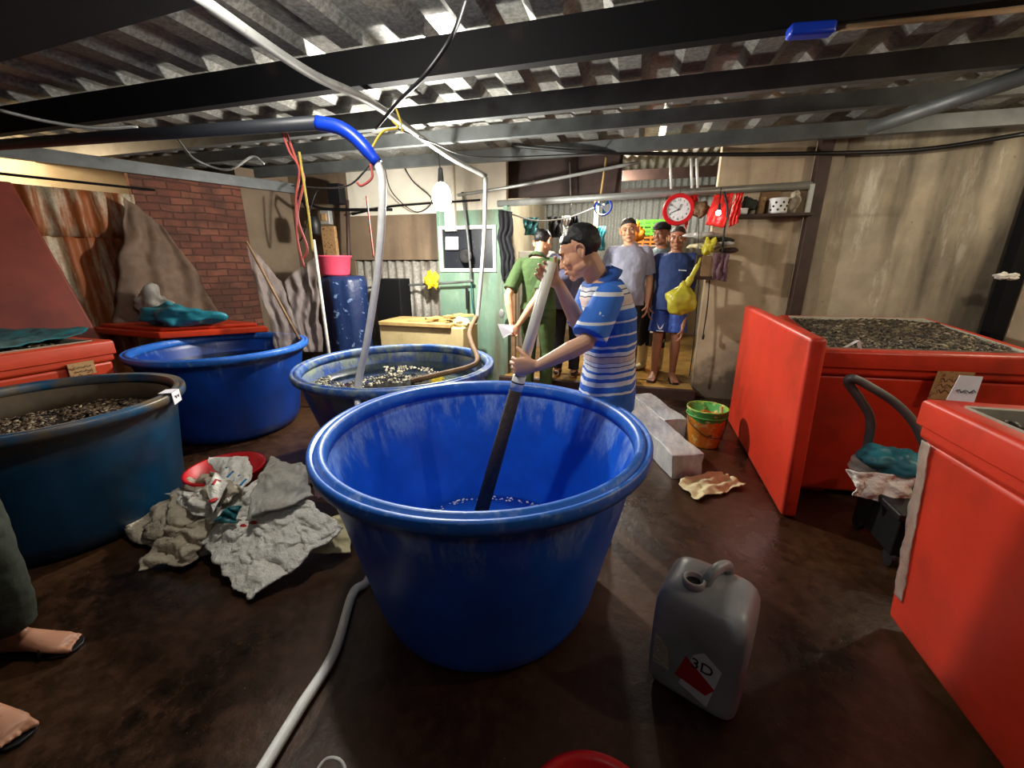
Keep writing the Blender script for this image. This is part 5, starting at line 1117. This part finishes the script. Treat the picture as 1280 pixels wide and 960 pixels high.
# --- man in pale lilac shirt
fl=(-CF*.97-CR*.22).normalized(); Bl=PF(778,420,4.62); Bl.z=.12
J=stand(Bl,fl,1.76); J['hf']=(fl*.97-CR*.1-UP*.08).normalized(); J['hu']=(UP-CR*.12).normalized(); J['head']=J['head']-CR*.02
t=person('person',Bl,'grey haired man in pale lilac short sleeved shirt facing the camera')
body(t,J,vox=.0045); shirt(t,J,'lilac_shirt',.85,-.2,.024,.05,collar='lilac_shirt',belly=.03); trousers(t,J,'dark_trouser',.98,.016); face_parts(t,J['head'],J['hf'],J['hu'],J['k'],'hair_grey',brow='dark_line')
sandal(t,J)
for i in range(4): MB().ell(J['neck']+fl*(.118+.008*i)+UP*(-.08-.09*i),(.006,.004,.006)).build('button','white',t,smooth=True)
# --- man with a cap behind, in rubber boots
fb=(-CF*.7-CR*.7).normalized(); Bb=PF(811,462,5.0); Bb.z=.12
J=stand(Bb,fb,1.74); J['head']=J['head']
t=person('person',Bb,'man in dark cap and cream rubber boots half hidden behind the man in navy')
body(t,J,'skin_dark',vox=.006); shirt(t,J,'grey_shirt',1.5,-.16,.02,.04); trousers(t,J,'black_cloth',.72,.014); face_parts(t,J['head'],J['hf'],J['hu'],J['k'],'hair',cap='black_cloth')
o=MB().tube(catmull([J['neck']+V((.05,-.02,.02)),J['sR']+UP*.03,J['sR']+fb*.14-UP*.3,J['pelvis']+fb*.16+UP*.05],6),.035,10,sq=.5).build('towel','scarf',t,smooth=True)
for n in 'LR':
    a=J['a'+n]; kn=J['k'+n]; m=MB(); m.tube([kn.lerp(a,.15),kn.lerp(a,.6),a+UP*.0],[.068,.062,.05],18); m.capsule(a-fb*.02-UP*.03,a+fb*.13-UP*.038,.042,.036); m.build('boot','boot',t,remesh=.007,sm=2)
# --- man in navy t-shirt and blue shorts
fn=(-CF*.95-CR*.32).normalized(); Bn=PF(827,481,4.56); Bn.z=.132
J=stand(Bn,fn,1.66); J['hf']=(fn-CR*.15-UP*.1).normalized(); J['eL']=J['eL']+CR*.0
J['wL']=PF(853,408,4.42); J['eL']=PF(858,375,4.56)
t=person('person',Bn,'older man in navy t-shirt, blue shorts and dark flip-flops at the doorway')
body(t,J,'skin_dark',vox=.0042); so=shirt(t,J,'navy',.8,-.22,.020,.05,belly=.02,name='tshirt'); sh=trousers(t,J,'blue_shorts',.40,.016,name='shorts',cuff=.012); face_parts(t,J['head'],J['hf'],J['hu'],J['k'],'hair_grey'); sandal(t,J)
rn=V((fn.y,-fn.x,0))
# white winged mark on the shorts and a small line of lettering on the shirt
def onbody(x,z,y=.128): return Bn+rn*x+fn*y+UP*(z-Bn.z)
mk=MB(); q0=onbody(.085,.755,.158)
for s in (-1,1):
    for (x0,z0,x1,z1,x2,z2) in ((.004,-.012,.040,.042,.016,.000),(.002,-.02,.028,.010,.012,-.018)):
        pts=[q0+rn*s*x0+UP*z0,q0+rn*s*x1+UP*z1,q0+rn*s*x2+UP*z2-UP*.008]; mk.add([p for p in pts]+[p+fn*.004 for p in pts],[(0,1,2),(5,4,3),(0,3,4,1),(1,4,5,2),(2,5,3,0)])
mk.ell(q0-UP*.022,(.008,.003,.008)); mk.box(q0-UP*.045,(.075,.004,.008),math.atan2(rn.y,rn.x)); mk.build('wing_emblem','white_print',sh)
mk=MB()
for i in range(6): mk.box(J['neck']-rn*(.045+.013*i)+fn*.150-UP*(.185+.001*i),(.009,.004,.010 if i else .014),math.atan2(rn.y,rn.x))
mk.build('chest_print','white_print',so)
# --- person at the left edge
fe=V((.97,.2,0)).normalized(); Be=V((-2.06,.53,.012))
J=stand(Be,fe,1.66,feet=.12)
J['hf']=fe
for q in ('aL','tL'): J[q]=J[q]-fe*.02
for q in ('aR','tR'): J[q]=J[q]+fe*.16
J['kR']=J['kR']+fe*.10
for s_,n in ((-1,'L'),(1,'R')): J['e'+n]=J['s'+n]-fe*.10-UP*.27; J['w'+n]=J['s'+n]-fe*.12-UP*.5
t=person('person',Be,'person in dark olive trousers and sandals at the left edge, mostly out of view')
body(t,J,'skin_dark',vox=.0055); shirt(t,J,'dark_trouser',.8,-.16,.02,.04); trousers(t,J,'dark_trouser',.94,.022,width=1.12); face_parts(t,J['head'],J['hf'],J['hu'],J['k'],'hair'); sandal(t,J,'black')
# ================================================================== CAMERA + LIGHT
def lamp(p,power,color=(1,.95,.88),r=.03,kind='POINT',**k):
    d=bpy.data.lights.new('lamp_or_fill_light',kind); d.energy=power; d.color=color
    if kind=='POINT': d.shadow_soft_size=r
    o=bpy.data.objects.new('lamp_or_fill_light',d); C.objects.link(o); o.location=p; return o
BP=PF(552,246,4.0)
t=empty('hanging_lamp',(BP.x,BP.y,BP.z),'bright white hanging bulb glowing before the green partition','lamp')
MB().ell(BP,(.085,.085,.12)).build('bulb','glow',t,smooth=True)
MB().capsule(BP+UP*.13,BP+UP*.22,.028,.02).build('socket','black',t,smooth=True)
MB().tube([BP+UP*.2,V((BP.x-.02,BP.y,2.42))],.006,6).build('cord','black',t)
lamp(BP+V((0,-.11,-.10)),260,(1,.96,.88),.05)
lamp((2.95,3.3,2.32),38,(1,.88,.68),.05)
lamp((2.35,1.5,2.35),38,(1,.88,.68),.05)
lamp((-1.15,1.28,2.36),58,(1,.95,.88),.05)
lamp((-.15,-.5,2.25),7,(1,.93,.85),.06)  # weak fill light added behind the camera, no fixture there
lamp((-.4,5.9,2.35),165,(1,.93,.8),.08)
lamp(LS(2.6,2.45,-.45),55,(1,.72,.42),.08)
w=bpy.data.worlds.new('World'); bpy.context.scene.world=w; w.use_nodes=True
w.node_tree.nodes['Background'].inputs[0].default_value=(.6,.7,1,1); w.node_tree.nodes['Background'].inputs[1].default_value=.02
cam=bpy.data.cameras.new('Camera'); co=bpy.data.objects.new('Camera',cam); C.objects.link(co)
cam.sensor_width=36; cam.lens=36*F/1280; cam.clip_start=.05
co.location=(0,0,H); co.rotation_euler=(math.radians(90)-PIT,0,YAW); bpy.context.scene.camera=co
vs=bpy.context.scene.view_settings; vs.view_transform='Standard'; vs.look='None'; vs.gamma=1; vs.use_curve_mapping=False; vs.exposure=0
for o in bpy.data.objects:
    if '_w' in o: del o['_w']
